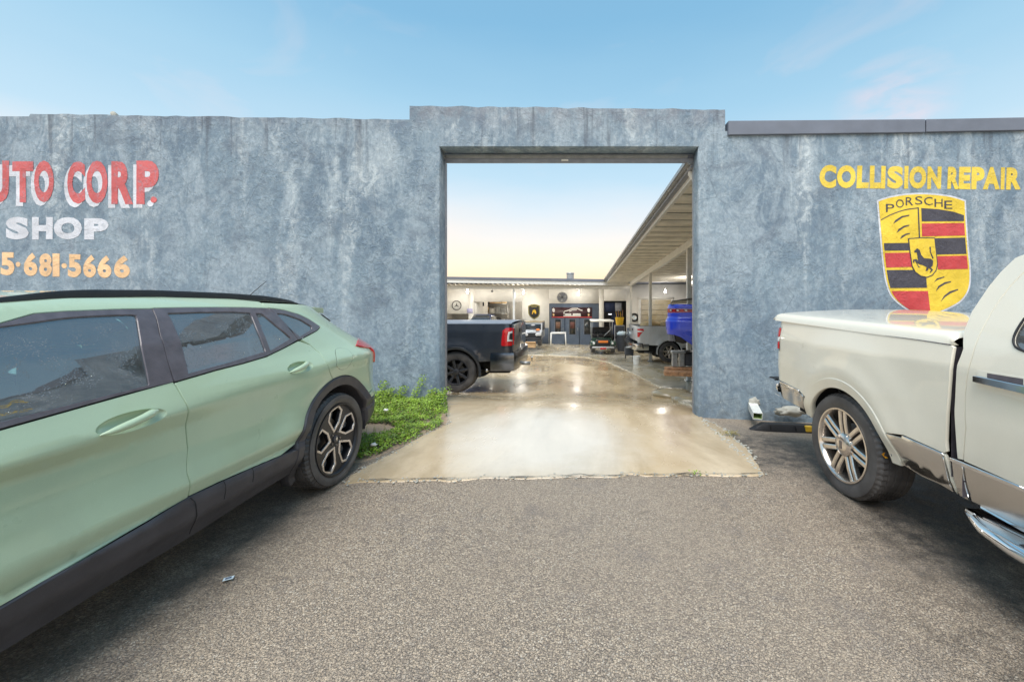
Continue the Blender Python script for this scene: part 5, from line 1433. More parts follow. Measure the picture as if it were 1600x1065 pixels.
for a, b in ((o1[1]+.02, o2[0]-.02), (o2[1]+.02, o3[0]-.02), (o3[1]+.02, o4[0]-.02), (o4[1]+.02, 3.55)):
    if b > a+.05: add('painted_base', B(a, b, BW-.012, BW-.001, zf, bpx(0, 512)[1]), M['blue_grey'], bld, True)
# room behind
add('room_back_wall', B(xa, xb_, 30, 30.2, zf, zt), M['cream_wall'], bld, True)
add('room_side_wall', B(xa-.2, xa, BW, 30, zf, zt), M['cream_wall'], bld, True); add('room_side_wall', B(xb_, xb_+.2, BW, 30, zf, zt), M['cream_wall'], bld, True)
add('room_floor', B(xa, xb_, BW+.2, 30, zf-.1, zf+.02), M['slab'], bld, True)
add('room_ceiling', B(xa, xb_, BW+.2, 30, zt-.05, zt), M['ceiling'], bld, True)
add('room_partition', B(bpx(757, 0, 27)[0]+0, bpx(757, 0, 27)[0]+.12, BW+.2, 27.5, zf, zt-.05), M['cream_wall'], bld, True)
add('room_partition', B(bpx(742, 0, 26)[0]-1.5, bpx(757, 0, 27)[0], 26, 26.1, zf, zt-.05), M['cream_wall'], bld, True)
add('room_window', B(bpx(741, 0, 25.9)[0], bpx(756, 0, 25.9)[0], 25.96, 25.99, bpx(0, 478, 25.9)[1], bpx(0, 472, 25.9)[1]), M['dark_grey'], bld, True)
rack = thing('parts_shelf', 'metal shelf stacked with grey parts inside the rear bay', 'shelf', (bpx(775, 0, 28.5)[0], 28.5, zf))
for k in range(4): add('shelf_board', B(-.9, .9, -.25, .25, .5+.7*k, .54+.7*k), M['galv'], rack)
for sx in (-.9, .87):
    for sy in (-.25, .22): add('shelf_post', B(sx, sx+.03, sy, sy+.03, 0, 2.9), M['galv'], rack)
for k in range(4):
    for j in range(4):
        add('shelf_load', B(-.85+.42*j, -.5+.42*j+random.uniform(-.05, .05), -.2, .2, .55+.7*k, .55+.7*k+random.uniform(.2, .5), bev=.01), random.choice([M['dark_grey'], M['galv'], M['tan'], M['card'], M['cream_wall']]), rack)
pw = add('lit_lamp_room', bmesh.new(), None); bpy.data.objects.remove(pw)
# blue double doors
bd = thing('double_doors', 'blue grey entrance doors with three narrow glass panes below the banner', 'doors', ((o3[0]+o3[1])/2, BW, zf))
add('door_frame', B(o3[0], o3[1], BW+.06, BW+.12, zf, o3[3]), M['blue_grey'], bd, True)
for a, b in ((861, 882), (883, 905), (906, 929)):
    x0, x1 = bpx(a, 0)[0], bpx(b, 0)[0]; w_ = x1-x0; z0, z1 = zf+.02, bpx(0, 496)[1]
    d = add('door_leaf', B(x0+.01, x1-.01, BW+.02, BW+.06, z0, z1, bev=.008), M['blue_grey'], bd, True)
    add('door_pane', B(x0+w_*.3, x1-w_*.27, BW+.012, BW+.02, bpx(0, 522)[1], bpx(0, 499)[1]), M['pane'], d, True)
    add('pane_frame', (lambda bm: (box(bm, x0+w_*.27, x0+w_*.3, BW+.008, BW+.02, bpx(0, 523)[1], bpx(0, 498)[1]), box(bm, x1-w_*.27, x1-w_*.24, BW+.008, BW+.02, bpx(0, 523)[1], bpx(0, 498)[1]), bm)[2])(bmesh.new()), M['metal_grey'], d, True)
    add('handle', B(x1-.10, x1-.07, BW-.02, BW+.02, zf+.95, zf+1.15, bev=.005), M['galv'], d, True)
    if a != 906: add('pane_poster', B(x0+w_*.36, x1-w_*.33, BW+.006, BW+.012, bpx(0, 513)[1], bpx(0, 503)[1]), simple('dull brown print', (.22, .12, .08), .6) if a == 861 else simple('dull red print', (.16, .06, .05), .6), d, True)
bn = thing('shop_banner', 'dark maroon banner with a white car outline above the blue doors', 'banner', (bpx(893, 0)[0], BW-.01, bpx(0, 488)[1]))
bY = BW-.03
def bnp(x, y): return (840+x/8.194, 430+y/8.194)
P0, P1 = bnp(180, 410), bnp(697, 542)
add('banner_cloth', B(at(P0[0], 0, bY).x, at(P1[0], 0, bY).x, bY, bY+.01, at(0, P1[1], bY).z, at(0, P0[1], bY).z), M['banner'], bn, True)
def bpoly(pts, mat, nm='banner_print', dy=.003, Y=None):
    Y = Y or bY; return flat([[(lambda p: (p.x, p.z))(at(*bnp(*q), Y-dy)) for q in pts]], Y-dy, mat, nm, bn)
carl = [(332, 470), (345, 455), (400, 440), (440, 420), (510, 418), (548, 438), (575, 444)]
bpoly(carl+[(x, y+11) for x, y in reversed(carl)], M['white_paint'])
bpoly([(332, 470), (344, 470), (344, 500), (335, 500)], M['white_paint']); bpoly([(330, 512), (555, 512), (555, 524), (330, 524)], M['white_paint'])
bpoly([(400, 462), (440, 440), (500, 440), (500, 446), (445, 447), (410, 466)], M['white_paint']); bpoly([(350, 488), (430, 488), (430, 508), (350, 508)], M['white_paint']); bpoly([(450, 488), (552, 488), (552, 508), (450, 508)], M['white_paint'])
for x in (205, 655):
    bpoly([(x-18, 430), (x, 418), (x+16, 432), (x+14, 465), (x-2, 475), (x-16, 460)], M['lens_white']); bpoly([(x-14, 492), (x+6, 488), (x+12, 515), (x-8, 524)], M['tan'])
bpoly([(182, 530), (695, 530), (695, 541), (182, 541)], M['m_cred'])
# signs on the rear wall
def ring_sign(name, label, u, v, R_, parts):
    Y = BW-.03; c = at(u, v, Y); t = thing(name, label, 'sign', tuple(c)); parts(t, c, Y, R_); return t
def merc(t, c, Y, R_):
    add('sign_ring', L([(-.02, R_), (-.03, R_*.97), (-.02, R_*.88), (.015, R_*.88), (.015, R_)], 36, 'Y', c, True), M['black'], t, True)
    for k in range(3):
        a = pi/2+2*pi*k/3; bm = bmesh.new()
        tip = Vector((cos(a), 0, sin(a)))*R_*.66; s = Vector((-sin(a), 0, cos(a)))*R_*.12
        vs = [bm.verts.new(c+tip+Vector((0, -.01, 0))), bm.verts.new(c+s), bm.verts.new(c-s), bm.verts.new(c+Vector((0, -.03, 0)))]
        for q in ((0, 1, 3), (0, 3, 2), (0, 2, 1), (1, 2, 3)): bm.faces.new([vs[i] for i in q])
        bmesh.ops.recalc_face_normals(bm, faces=bm.faces); add('star_arm', bm, M['black'], t, True)
ring_sign('round_sign', 'round black ring sign with a three pointed star on the rear wall', 713.5, 477, 7.4*BW/F, merc)
def bmw(t, c, Y, R_):
    add('sign_disc', L([(.01, .001), (-.02, .001), (-.02, R_*.97), (-.005, R_), (.01, R_)], 32, 'Y', c), M['black'], t, True)
    for k in range(4):
        pts = [(c.x, c.z)]+[(c.x+R_*.52*cos(a), c.z+R_*.52*sin(a)) for a in rng(k*pi/2, (k+1)*pi/2, 8)]
        flat([pts], Y-.03, M['paper'] if k % 2 else M['lens_white'], 'sign_quarter', t)
ring_sign('round_sign', 'round black sign with a pale quartered centre hanging beside the corner post', 991, 496, 7*BW/F, bmw)
shd = thing('shield_sign', 'dark shield sign with a gold rim on the cream rear wall', 'sign', tuple(at(834, 486, BW-.03)))
def s8(x, y): return (690+x/10, 430+y/10)
so_ = [(1352, 478), (1400, 456), (1445, 450), (1490, 456), (1533, 474), (1533, 600), (1515, 645), (1445, 688), (1380, 645), (1355, 600)]
def shp(pts, Y, m, nm, th=0): flat([[(lambda p: (p.x, p.z))(at(*s8(*q), Y)) for q in pts]], Y, m, nm, shd, thick=th)
M['gold'] = simple('olive gold', (.22, .19, .05), .4, .3)
shp(so_, BW-.03, M['gold'], 'shield_rim', .025); shp([((x-1443)*.84+1443, (y-565)*.86+565) for x, y in so_], BW-.034, M['black'], 'shield_field')
shp([(1400, 480), (1490, 480), (1485, 496), (1405, 496)], BW-.038, M['gold'], 'shield_band'); shp([(1410, 605), (1425, 545), (1455, 530), (1475, 560), (1480, 600), (1455, 600), (1450, 575), (1430, 580), (1425, 605)], BW-.038, M['yellow'], 'shield_figure')
ps = thing('wall_poster', 'small pale lilac poster on the rear wall below the star sign', 'poster', tuple(at(733, 486, BW-.02)))
add('poster_sheet', B(at(730, 0, BW).x, at(738.5, 0, BW).x, BW-.02, BW-.002, at(0, 489, BW).z, at(0, 482, BW).z), simple('lilac print', (.45, .44, .66), .6, var=.4, vs=60), ps, True)
fan = thing('wall_fan', 'round grey wall fan above the blue doors', 'fan', tuple(at(878.5, 464.5, BW-.2)))
fc = at(878.5, 464.5, BW-.2); fr_ = 8.2*(BW-.2)/F
for q in (1, .8, .6, .4, .22): add('guard_ring', L([(-.01, fr_*q-.006), (-.016, fr_*q), (-.01, fr_*q+.006), (-.004, fr_*q)], 28, 'Y', fc, True), M['dark_grey'], fan, True)
for k in range(12):
    a = 2*pi*k/12; add('guard_wire', T([fc, fc+Vector((cos(a)*fr_, -.01, sin(a)*fr_))], .006, 5), M['dark_grey'], fan, True)
for k in range(3):
    a = 2*pi*k/3+.5; bm = bmesh.new()
    vs = [bm.verts.new(fc+Vector((cos(a+d)*r*fr_, .05+.03*e, sin(a+d)*r*fr_))) for r, d, e in ((.1, -.3, 0), (.85, -.45, 1), (.9, .25, -1), (.1, .3, 0))]
    bm.faces.new(vs); add('fan_blade', bm, M['galv'], fan, True)
add('fan_housing', L([(.06, fr_*.95), (.1, fr_*.9), (.1, .001)], 28, 'Y', fc), M['metal_grey'], fan, True)
add('fan_motor', L([(-.02, .001), (-.02, .07), (.15, .07)], 16, 'Y', fc), M['dark_grey'], fan, True)
add('fan_bracket', B(fc.x-.03, fc.x+.03, fc.y+.1, BW, fc.z-.03, fc.z+.03), M['dark_grey'], fan, True)
cm = thing('security_camera', 'tiny dark camera on the underside of the rear roof', 'camera', tuple(at(769, 454.5, 22.5)))
cp_ = at(769, 455, 22.5); add('camera_body', B(cp_.x-.05, cp_.x+.05, cp_.y-.1, cp_.y+.1, cp_.z-.04, cp_.z+.04, bev=.01), M['black'], cm, True); add('camera_arm', T([cp_, cp_+Vector((0, .05, .16))], .012), M['black'], cm, True)
# side door content
sd_ = thing('side_doorway_lamp', 'short white tube lamp glowing inside the dark doorway', 'lamp', tuple(at(956, 490.5, 25.5)))
a, b = at(950.5, 490, 25.5), at(962, 491.6, 25.5); add('lamp_tube', B(a.x, b.x, 25.5, 25.54, b.z, a.z, bev=.005), emit('dim tube', (.9, .92, 1), 1.3), sd_, True)
rb_ = thing('doorway_transom', 'dark blue panel across the top of the dark doorway', 'panel', (o4[0], BW+.2, o4[3]))
add('transom_board', B(o4[0], bpx(961, 0)[0], BW+.1, BW+.14, bpx(0, 487)[1], bpx(0, 473)[1]), M['navy'], rb_, True); add('transom_board', B(bpx(961.5, 0)[0], o4[1]-.3, BW+.1, BW+.14, bpx(0, 486)[1], bpx(0, 473)[1]), M['metal_grey'], rb_, True)
rb2 = thing('dark_room_screen', 'dark partition standing inside the side doorway', 'partition', (o4[0], 26.6, zf)); add('screen_board', B(o4[0]-.6, o4[1]+.9, 26.6, 26.65, zf, zt-.1), M['dark_grey'], rb2, True)

# rear roof with fascia, soffit and beam
RY = 21.0
roof = thing('rear_roof', 'flat rear roof with white fascia and pale corrugated soffit', 'roof', (0, RY, 2.7))
def zpx(v, Y=RY): return at(0, v, Y).z
fx1 = at(945, 0, RY).x
bm = bmesh.new()
def quadbox(bm, x0, x1, za0, za1, zb0, zb1, y0, y1):
    P = [(x0, y0, za0), (x1, y0, zb0), (x1, y0, zb1), (x0, y0, za1)]; f = [bm.verts.new(p) for p in P]; g = [bm.verts.new((p[0], y1, p[2])) for p in P]
    bm.faces.new(f); bm.faces.new(g[::-1])
    for i in range(4): bm.faces.new([f[(i+1) % 4], f[i], g[i], g[(i+1) % 4]])
    bmesh.ops.recalc_face_normals(bm, faces=bm.faces)
zL = at(0, 434, RY).z; zR = at(0, 438, RY).z; x5 = at(697, 0, RY).x; sl_ = (zR-zL)/(fx1-x5); zA = zL+sl_*(xa-x5)
quadbox(bm, xa, fx1-.02, zA-.07, zA+.06, zR-.07, zR+.06, RY-.06, RY+.0); add('roof_edge', bm, M['flash'], roof, True)
bm = bmesh.new(); quadbox(bm, xa, fx1+.02, zA-.26, zA-.075, zR-.26, zR-.075, RY-.02, RY+.02); add('fascia', bm, M['white_paint'], roof, True)
bm = bmesh.new(); quadbox(bm, fx1+.02, at(982, 0, RY).x, zR-.26, zR-.03, zR-.26, zR-.03, RY-.02, RY+.02); add('fascia', bm, M['white_paint'], roof, True)
add('roof_deck', B(xa, xb_, RY, BW+6.2, 2.78, 2.84), M['flash'], roof, True)
n = 46
for i in range(n):
    x0 = lerp(xa, at(985, 0, RY).x+.0, i/n); x1 = lerp(xa, at(985, 0, RY).x, (i+1)/n)
    bm = bmesh.new(); vs = []
    z0 = 2.60 - .02
    pr = [(x0, 0), (x0+(x1-x0)*.3, 0), (x0+(x1-x0)*.42, .06), (x0+(x1-x0)*.78, .06), (x0+(x1-x0)*.9, 0), (x1, 0)]
    A_ = [bm.verts.new((x, RY+.03, z0+q)) for x, q in pr]; B_ = [bm.verts.new((x, BW-.01, z0-.08+q)) for x, q in pr]
    for k in range(5): bm.faces.new([A_[k], B_[k], B_[k+1], A_[k+1]])
    add('soffit_panel', bm, M['ceiling'], roof, True)
add('roof_beam', B(xa, 3.0, RY+.35, RY+.5, 2.36, 2.56), M['white_paint'], roof, True)
vt = thing('roof_vent', 'pale blue grey round vent standing on the rear roof', 'vent', tuple(at(891, 436, 25)))
c = at(891, 437, 25); r_ = 6*25/F
add('vent_pipe', L([(-.4, r_*.95), (.36, r_*.95), (.38, r_*1.05), (.44, r_*1.0), (.45, .001)], 24, 'Z', c), M['galv'], vt, True)
# posts and lamps
def post(x, y, z1, label):
    z0 = G(x, y); t = thing('canopy_post', label, 'post', (x, y, z0), group='white canopy posts')
    add('post_shaft', B(x-.055, x+.055, y-.055, y+.055, z0, z1, bev=.008), M['white_paint'], t, True); add('base_plate', B(x-.1, x+.1, y-.1, y+.1, z0, z0+.06, bev=.005), M['galv'], t, True)
    return t
post(at(803, 0, RY+.42).x, RY+.42, 2.36, 'white post in front of the rear bay opening')
# right canopy
can = thing('right_canopy', 'long flat canopy with boarded cream ceiling along the right side of the yard', 'canopy', (1.62, 13, 2.8))
gx0 = 1.60
def gz(y): return lerp(3.42, 2.80, (y-5.45)/(RY-5.45))
def cz(y): return gz(y)-.02
ylist = rng(5.45, RY+.0, 29)
def longbar(name, x0, x1, o0, o1, mat, parent, ya=5.45, yb=RY):
    bm = bmesh.new(); f = [bm.verts.new(p) for p in [(x0, ya, gz(ya)+o0), (x1, ya, gz(ya)+o0), (x1, ya, gz(ya)+o1), (x0, ya, gz(ya)+o1)]]
    g = [bm.verts.new(p) for p in [(x0, yb, gz(yb)+o0), (x1, yb, gz(yb)+o0), (x1, yb, gz(yb)+o1), (x0, yb, gz(yb)+o1)]]
    bm.faces.new(f); bm.faces.new(g)
    for i in range(4): bm.faces.new([f[i], f[(i+1) % 4], g[(i+1) % 4], g[i]])
    bmesh.ops.recalc_face_normals(bm, faces=bm.faces); add(name, bm, mat, parent, True)
longbar('fascia', gx0+.10, gx0+.16, -.14, .06, M['white_paint'], can)
longbar('roof_edge', gx0-.02, gx0+.2, .065, .10, M['flash'], can)
# gutter: three stepped strips
longbar('gutter', gx0-.02, gx0+.10, -.02, .0, M['galv'], can); longbar('gutter_lip', gx0-.05, gx0-.02, .0, .055, M['galv'], can); longbar('gutter_back', gx0+.02, gx0+.10, -.07, -.025, M['metal_grey'], can)
for i in range(28):
    ya, yb = ylist[i]+.022, ylist[i+1]-.022
    bm = bmesh.new(); d0 = cz(ya)-.06; d1 = cz(yb)-.06; ym = (ya+yb)/2
    P = []
    for y, q in ((ya, .0), (ya+.04, -.035), (ym-.05, -.035), (ym, .02), (ym+.08, .02), (yb, 0)):
        P.append((y, cz(y)-.06+q))
    A_ = [bm.verts.new((gx0+.16, y, z)) for y, z in P]; B_ = [bm.verts.new((xb_, y, z)) for y, z in P]
    for k in range(5): bm.faces.new([A_[k], A_[k+1], B_[k+1], B_[k]])
    add('ceiling_board', bm, M['ceiling'], can, True)
longbar('canopy_deck', gx0+.16, xb_+.2, 0.01, .06, M['flash'], can)
longbar('canopy_beam', 2.95, 3.07, -.30, -.10, M['white_paint'], can)
longbar('canopy_beam', 6.2, 6.32, -.30, -.10, M['white_paint'], can)
for y, lab in ((10.3, 'white canopy post rising behind the blue car'), (15.55, 'white canopy post rising beside the bed of the silver pickup'), (20.9, 'white corner post where the canopy meets the rear roof')):
    post(3.01, y, gz(y)-.30, lab)
add('canopy_side_wall', B(xb_, xb_+.2, 5.45, BW+.2, -1.1, 3.4), M['cream_wall'], can, True)
ds = thing('gutter_downpipe', 'white bent downpipe at the near end of the canopy gutter', 'downpipe', (1.75, 5.5, 3.0))
e = at(1081, 262, 5.6)
add('pipe_elbow', T([(e.x-.01, 5.62, e.z+.10), (e.x-.035, 5.6, e.z), (e.x-.02, 5.6, e.z-.09), (e.x+.03, 5.58, e.z-.16), (e.x+.05, 5.56, e.z-.3)], .04, 12), M['white_paint'], ds, True)
# shutters and framed panel in the right bay's rear wall
shf = thing('bay_shutter', 'tall grey brown shutter in a cream frame on the rear wall of the right bay', 'shutter', (bpx(1020, 0)[0], BW, zf))
x0, x1 = bpx(997, 0)[0], bpx(1048, 0)[0]
add('shutter_frame', B(x0, x0+.16, BW-.1, BW-.002, zf, bpx(0, 465)[1]), M['cream_wall'], shf, True); add('shutter_frame', B(x1, x1+.16, BW-.1, BW-.002, zf, bpx(0, 465)[1]), M['cream_wall'], shf, True); add('shutter_frame', B(x0, x1+.16, BW-.12, BW-.002, bpx(0, 467)[1], bpx(0, 464)[1]), M['cream_wall'], shf, True)
nb_ = 9
for i in range(nb_):
    z0 = lerp(zf, bpx(0, 468)[1], i/nb_); z1 = lerp(zf, bpx(0, 468)[1], (i+1)/nb_)
    add('shutter_slat', B(x0+.17, x1-.01, BW-.05-.01*(i % 2), BW-.004, z0+.01, z1-.01, bev=.01), M['mat'] if i < 4 else M['slab'], shf, True)
# bulbs
def bulb(u, v, Y, top, label):
    c = at(u, v, Y); t = thing('hanging_bulb', label, 'light bulb', tuple(c), group='lit bulbs under the roofs')
    add('bulb_glass', L([(-.10, .001), (-.085, .04), (-.04, .062), (.02, .052), (.08, .03)], 16, 'Z', c), M['bulb'], t, True)
    add('bulb_socket', L([(.08, .04), (.15, .04), (.16, .001)], 12, 'Z', c), M['white_paint'], t, True)
    add('cord', T([c+Vector((0, 0, .15)), (c.x, c.y, top)], .008, 5), M['white_paint'], t, True)
    l = bpy.data.lights.new('bulb_light', 'POINT'); l.energy = 55; l.color = (1, .95, .88); l.shadow_soft_size = .09; l.specular_factor = .25
    lo = bpy.data.objects.new('bulb_light', l); C.objects.link(lo); lo.parent = t; lo.location = (0, -.12, -.16)
bulb(730.5, 455.5, 22.6, 2.55, 'lit bulb left of the bay, above the star sign'); bulb(818, 456.5, 22.6, 2.55, 'lit bulb above the shield sign'); bulb(904, 458.5, 22.6, 2.55, 'lit bulb above the blue doors')
bulb(1039.5, 455, 22.2, 2.55, 'lit bulb above the silver pickup under the canopy'); bulb(1083, 440.5, 18.5, gz(18.5)-.06, 'lit bulb above the blue car beside the gate post')
for x, y in ((-4.0, 27.5), (-1.2, 28)):
    l = bpy.data.lights.new('room_light', 'POINT'); l.energy = 90; l.color = (1, .92, .8); l.shadow_soft_size = .3
    t = thing('ceiling_lamp', 'round lamp on the rear room ceiling, ' + ('left of' if x < -2 else 'right of') + ' the shelf', 'lamp', (x, y, zt-.08)); add('lamp_dome', L([(0, .18), (-.06, .14), (-.08, .001)], 20, 'Z'), M['bulb'], t)
    lo = bpy.data.objects.new('room_light', l); C.objects.link(lo); lo.parent = t; lo.location = (0, 0, -.25)

# ------------------------------------------------------------------ yard props
def up(u, v, Y): return at(u, v, Y)
# golf cart (front towards us)
cy = 19.0; cxx = at(941, 0, cy).x; cz0 = at(0, 549.5, cy).z
cart = thing('golf_cart', 'dark green golf cart with a cream roof parked facing the gate', 'golf cart', (cxx, cy, cz0))
add('roof', B(-.56, .56, -.1, 1.5, 1.46, 1.54, bev=.03, seg=2), M['ceiling'], cart)
for sx in (-.5, .5):
    add('roof_post', T([(sx, .25, .62), (sx*.98, .0, 1.46)], .018), M['galv'], cart); add('roof_post', T([(sx, 1.35, .7), (sx, 1.45, 1.46)], .018), M['galv'], cart)
bm = bmesh.new(); box(bm, -.34, .34, -.62, -.1, .30, .62, bev=.06, seg=2); add('front_cowl', shade(bm), M['black'], cart)
for sx in (-1, 1):
    bm = bmesh.new(); box(bm, sx*.47-.14, sx*.47+.14, -.66, .05, .34, .58, bev=.07, seg=3); add('front_fender', shade(bm), M['dgreen'], cart)
    add('headlamp', L([(-.03, .001), (-.025, .05), (.02, .06)], 14, 'Y', (sx*.44, -.66, .48)), M['lens_white'], cart)
    w = add('tyre', tyre(.22, .18, .12, 32, 2), M['rubber'], cart); w.location = (sx*.56, -.35, .22); w.rotation_euler = (0, 0, 0 if sx > 0 else pi)
    add('rim', L([(.0, .12), (-.02, .11), (-.02, .001)], 16, 'X'), M['lens_white'], w)
    w2 = w.copy(); C.objects.link(w2); w2.location = (sx*.56, 1.25, .22)
    ch_ = w.children[0].copy(); C.objects.link(ch_); ch_.parent = w2
add('plate', B(-.23, .23, -.645, -.62, .50, .60, bev=.008), M['orange'], cart); add('bumper', B(-.52, .52, -.72, -.66, .24, .33, bev=.02), M['galv'], cart)
add('badge', B(-.14, .14, -.735, -.72, .20, .28), M['lens_red'], cart)
add('seat', B(-.48, .48, .55, 1.0, .66, .82, bev=.05), M['black'], cart); add('backrest', B(-.46, .46, 1.0, 1.1, .82, 1.15, bev=.04), M['black'], cart)
add('body', B(-.5, .5, .4, 1.6, .28, .64, bev=.04), M['dgreen'], cart); add('floor', B(-.45, .45, -.1, .5, .26, .30), M['black'], cart)
add('steering_wheel', L([(0, .14), (.015, .155), (0, .17), (-.015, .155)], 18, 'Y', (-.22, .2, .92), True), M['black'], cart)
add('steering_column', T([(-.2, -.1, .6), (-.22, .2, .92)], .02), M['black'], cart); add('grab_bar', T([(.1, .2, .75), (.42, .3, 1.05), (.45, .35, 1.2)], .025), M['galv'], cart)
# bin
by2 = 19.2; c = at(972, 548, by2); r_ = .25
bn2 = thing('rubbish_bin', 'dark grey bin with a white bag bulging out of its top', 'bin', (c.x, by2, c.z))
add('bin_body', L([(0, .001), (0, .22), (.04, .23), (.72, .29), (.74, .32), (.78, .32), (.78, .29), (.70, .27)], 24, 'Z'), M['dark_grey'], bn2)
add('bin_handle', B(-.34, -.28, -.08, .08, .62, .72, bev=.01), M['black'], bn2)
lump('rubbish_bag', M['paper'], (c.x, by2, c.z+.83), .22, (1.1, 1, .6), 2, 'pale crumpled bag stuffed in the top of the grey bin', 'bag', amp=.5, fr=3)
by3 = 21.3; c = at(969, 0, by3); zz = G(c.x, by3)
ys_ = thing('bucket_stand', 'grey cabinet standing at the edge of the dark doorway', 'cabinet', (c.x+.02, by3+.5, zz))
add('cabinet_body', B(-.28, .28, -.2, .2, .05, 1.35, bev=.02), M['metal_grey'], ys_); add('cabinet_door', B(-.25, .25, -.215, -.2, .1, 1.3, bev=.01), M['dark_grey'], ys_)
yb_ = thing('yellow_caddy', 'yellow tool caddy with handles poking out on top of the cabinet', 'caddy', (c.x+.02, by3+.5, zz+1.35))
add('caddy_body', L([(0, .001), (0, .18), (.42, .25), (.44, .22), (.1, .2)], 16, 'Z'), M['yellow'], yb_)
for i in range(4): add('tool_handle', T([(-.12+.08*i, 0, .2), (-.2+.13*i, .02, .75+.1*(i % 2))], .015, 6), M['wood'] if i % 2 else M['yellow'], yb_)
ct_ = thing('hanging_coat', 'long navy coat hanging in the dark doorway', 'coat', tuple(at(962, 490, BW+.6)))
c = at(961.5, 497, BW+.6); lump_o = None
bm = bmesh.new(); lathe(bm, [(.75, .001), (.72, .10), (.6, .2), (.2, .23), (-.5, .28), (-1.0, .30)], 18, 'Z', c)
for v in bm.verts: v.co.y = c.y+(v.co.y-c.y)*.5+.03*sin(v.co.x*30)
add('coat_cloth', shade(bm, 60), M['navy'], ct_, True); add('coat_hook', T([c+Vector((0, 0, .74)), c+Vector((0, 0, .84))], .01), M['galv'], ct_, True)
# white frame rack
ry = 20.4; a, b = at(860.5, 541, ry), at(883.5, 541, ry); zt_ = at(0, 520.5, ry).z
rk_ = thing('pipe_rack', 'low white pipe rack standing before the blue doors', 'rack', ((a.x+b.x)/2, ry, a.z))
w_ = (b.x-a.x)/2; h_ = zt_-a.z
add('rack_rail', T([(-w_, 0, h_), (w_, 0, h_)], .03), M['white_paint'], rk_); add('rack_rail', T([(-w_, .55, h_), (w_, .55, h_)], .03), M['white_paint'], rk_)
for sx in (-w_, w_):
    for yy_ in (0, .55): add('leg', T([(sx*.97, yy_, h_), (sx*1.05, yy_+(-.05 if yy_ == 0 else .05), 0)], .026), M['white_paint'], rk_)
    add('cross_rail', T([(sx, 0, h_), (sx, .55, h_)], .025), M['white_paint'], rk_)
# small old off-roader nose
jy = 20.3; ja, jb = at(816, 0, jy).x, at(846, 0, jy).x; jz = at(0, 541, jy).z; jm = (ja+jb)/2; jw = (jb-ja)/2
jp = thing('old_jeep', 'small worn off roader with an open front end and flat windscreen', 'off roader', (jm, jy, jz))
add('body', B(-jw, jw, .1, 2.2, .35, .78, bev=.04), M['silver'], jp)
add('windscreen_frame', (lambda bm: (box(bm, -jw, jw, .5, .56, .76, .84), box(bm, -jw, jw, .58, .64, 1.14, 1.20), box(bm, -jw, -jw+.07, .5, .6, .84, 1.14), box(bm, jw-.07, jw, .5, .6, .84, 1.14), bm)[4])(bmesh.new()), M['silver'], jp)
add('windscreen', B(-jw+.07, jw-.07, .54, .55, .84, 1.14), M['pane'], jp); add('soft_top', B(-jw-.01, jw+.01, .56, 2.2, 1.2, 1.27, bev=.03), M['mat'], jp)
add('cab_side', B(jw-.03, jw+.01, .6, 2.2, .78, 1.2), M['dark_grey'], jp); add('cab_side', B(-jw-.01, -jw+.03, .6, 2.2, .78, 1.2), M['dark_grey'], jp)
add('radiator', B(-.3, .3, -.05, .1, .35, .70, bev=.02), M['black'], jp)
add('engine_block', lump('engine_block', M['galv'], (0, .25, .8), .2, (1.6, .8, .5), 4, None, None, 2).data.copy(), None, jp).location = (0, .25, .74)
bpy.data.objects.remove([o for o in bpy.data.objects if o.name == 'engine_block' and o.parent is None][0])
for sx in (-1, 1):
    bm = bmesh.new(); box(bm, sx*jw*.75-.13, sx*jw*.75+.13, -.15, .7, .55, .74, bev=.05, seg=2); add('front_wing', shade(bm), M['silver'], jp)
    add('headlamp', L([(-.05, .001), (-.04, .08), (.0, .09)], 14, 'Y', (sx*jw*.55, -.06, .62)), M['lens_white'], jp)
    w = add('tyre', tyre(.30, .18, .19, 32, 2), M['rubber'], jp); w.location = (sx*jw*.98, .25, .30); w.rotation_euler = (0, 0, 0 if sx > 0 else pi); add('rim', L([(-.01, .19), (-.03, .17), (-.03, .001)], 16, 'X'), M['galv'], w)
add('bumper', B(-jw, jw, -.22, -.16, .36, .46, bev=.02), M['black'], jp)
bxy = 19.6; a, b = at(819, 542.5, bxy), at(837, 534, bxy)
cb_ = thing('cardboard_box', 'brown cardboard box on the floor in front of the old off roader', 'box', ((a.x+b.x)/2, bxy, a.z)); add('box_body', B(a.x, b.x, bxy-.15, bxy+.15, a.z, b.z, bev=.004), M['card'], cb_, True)
add('box_flap', B(a.x, b.x, bxy-.22, bxy-.15, b.z-.01, b.z, bev=.002), M['card'], cb_, True)
g2 = thing('crate', 'small grey bin left of the cardboard box in front of the off roader', 'crate', (at(813, 0, 19.8).x, 19.8, at(0, 542, 19.8).z)); add('crate_body', B(-.1, .1, -.12, .12, 0, .3, bev=.01), M['mortar'], g2)
rg = thing('red_rag', 'orange red rag lying on the off roader bonnet', 'rag', (jm+.3, jy+.1, jz+.86)); add('rag_cloth', lump('x', M['orange'], (0, 0, 0), .12, (1, 1, .5), 4, None, None, 2).data.copy(), None, rg)
bpy.data.objects.remove([o for o in bpy.data.objects if o.name == 'x'][0])
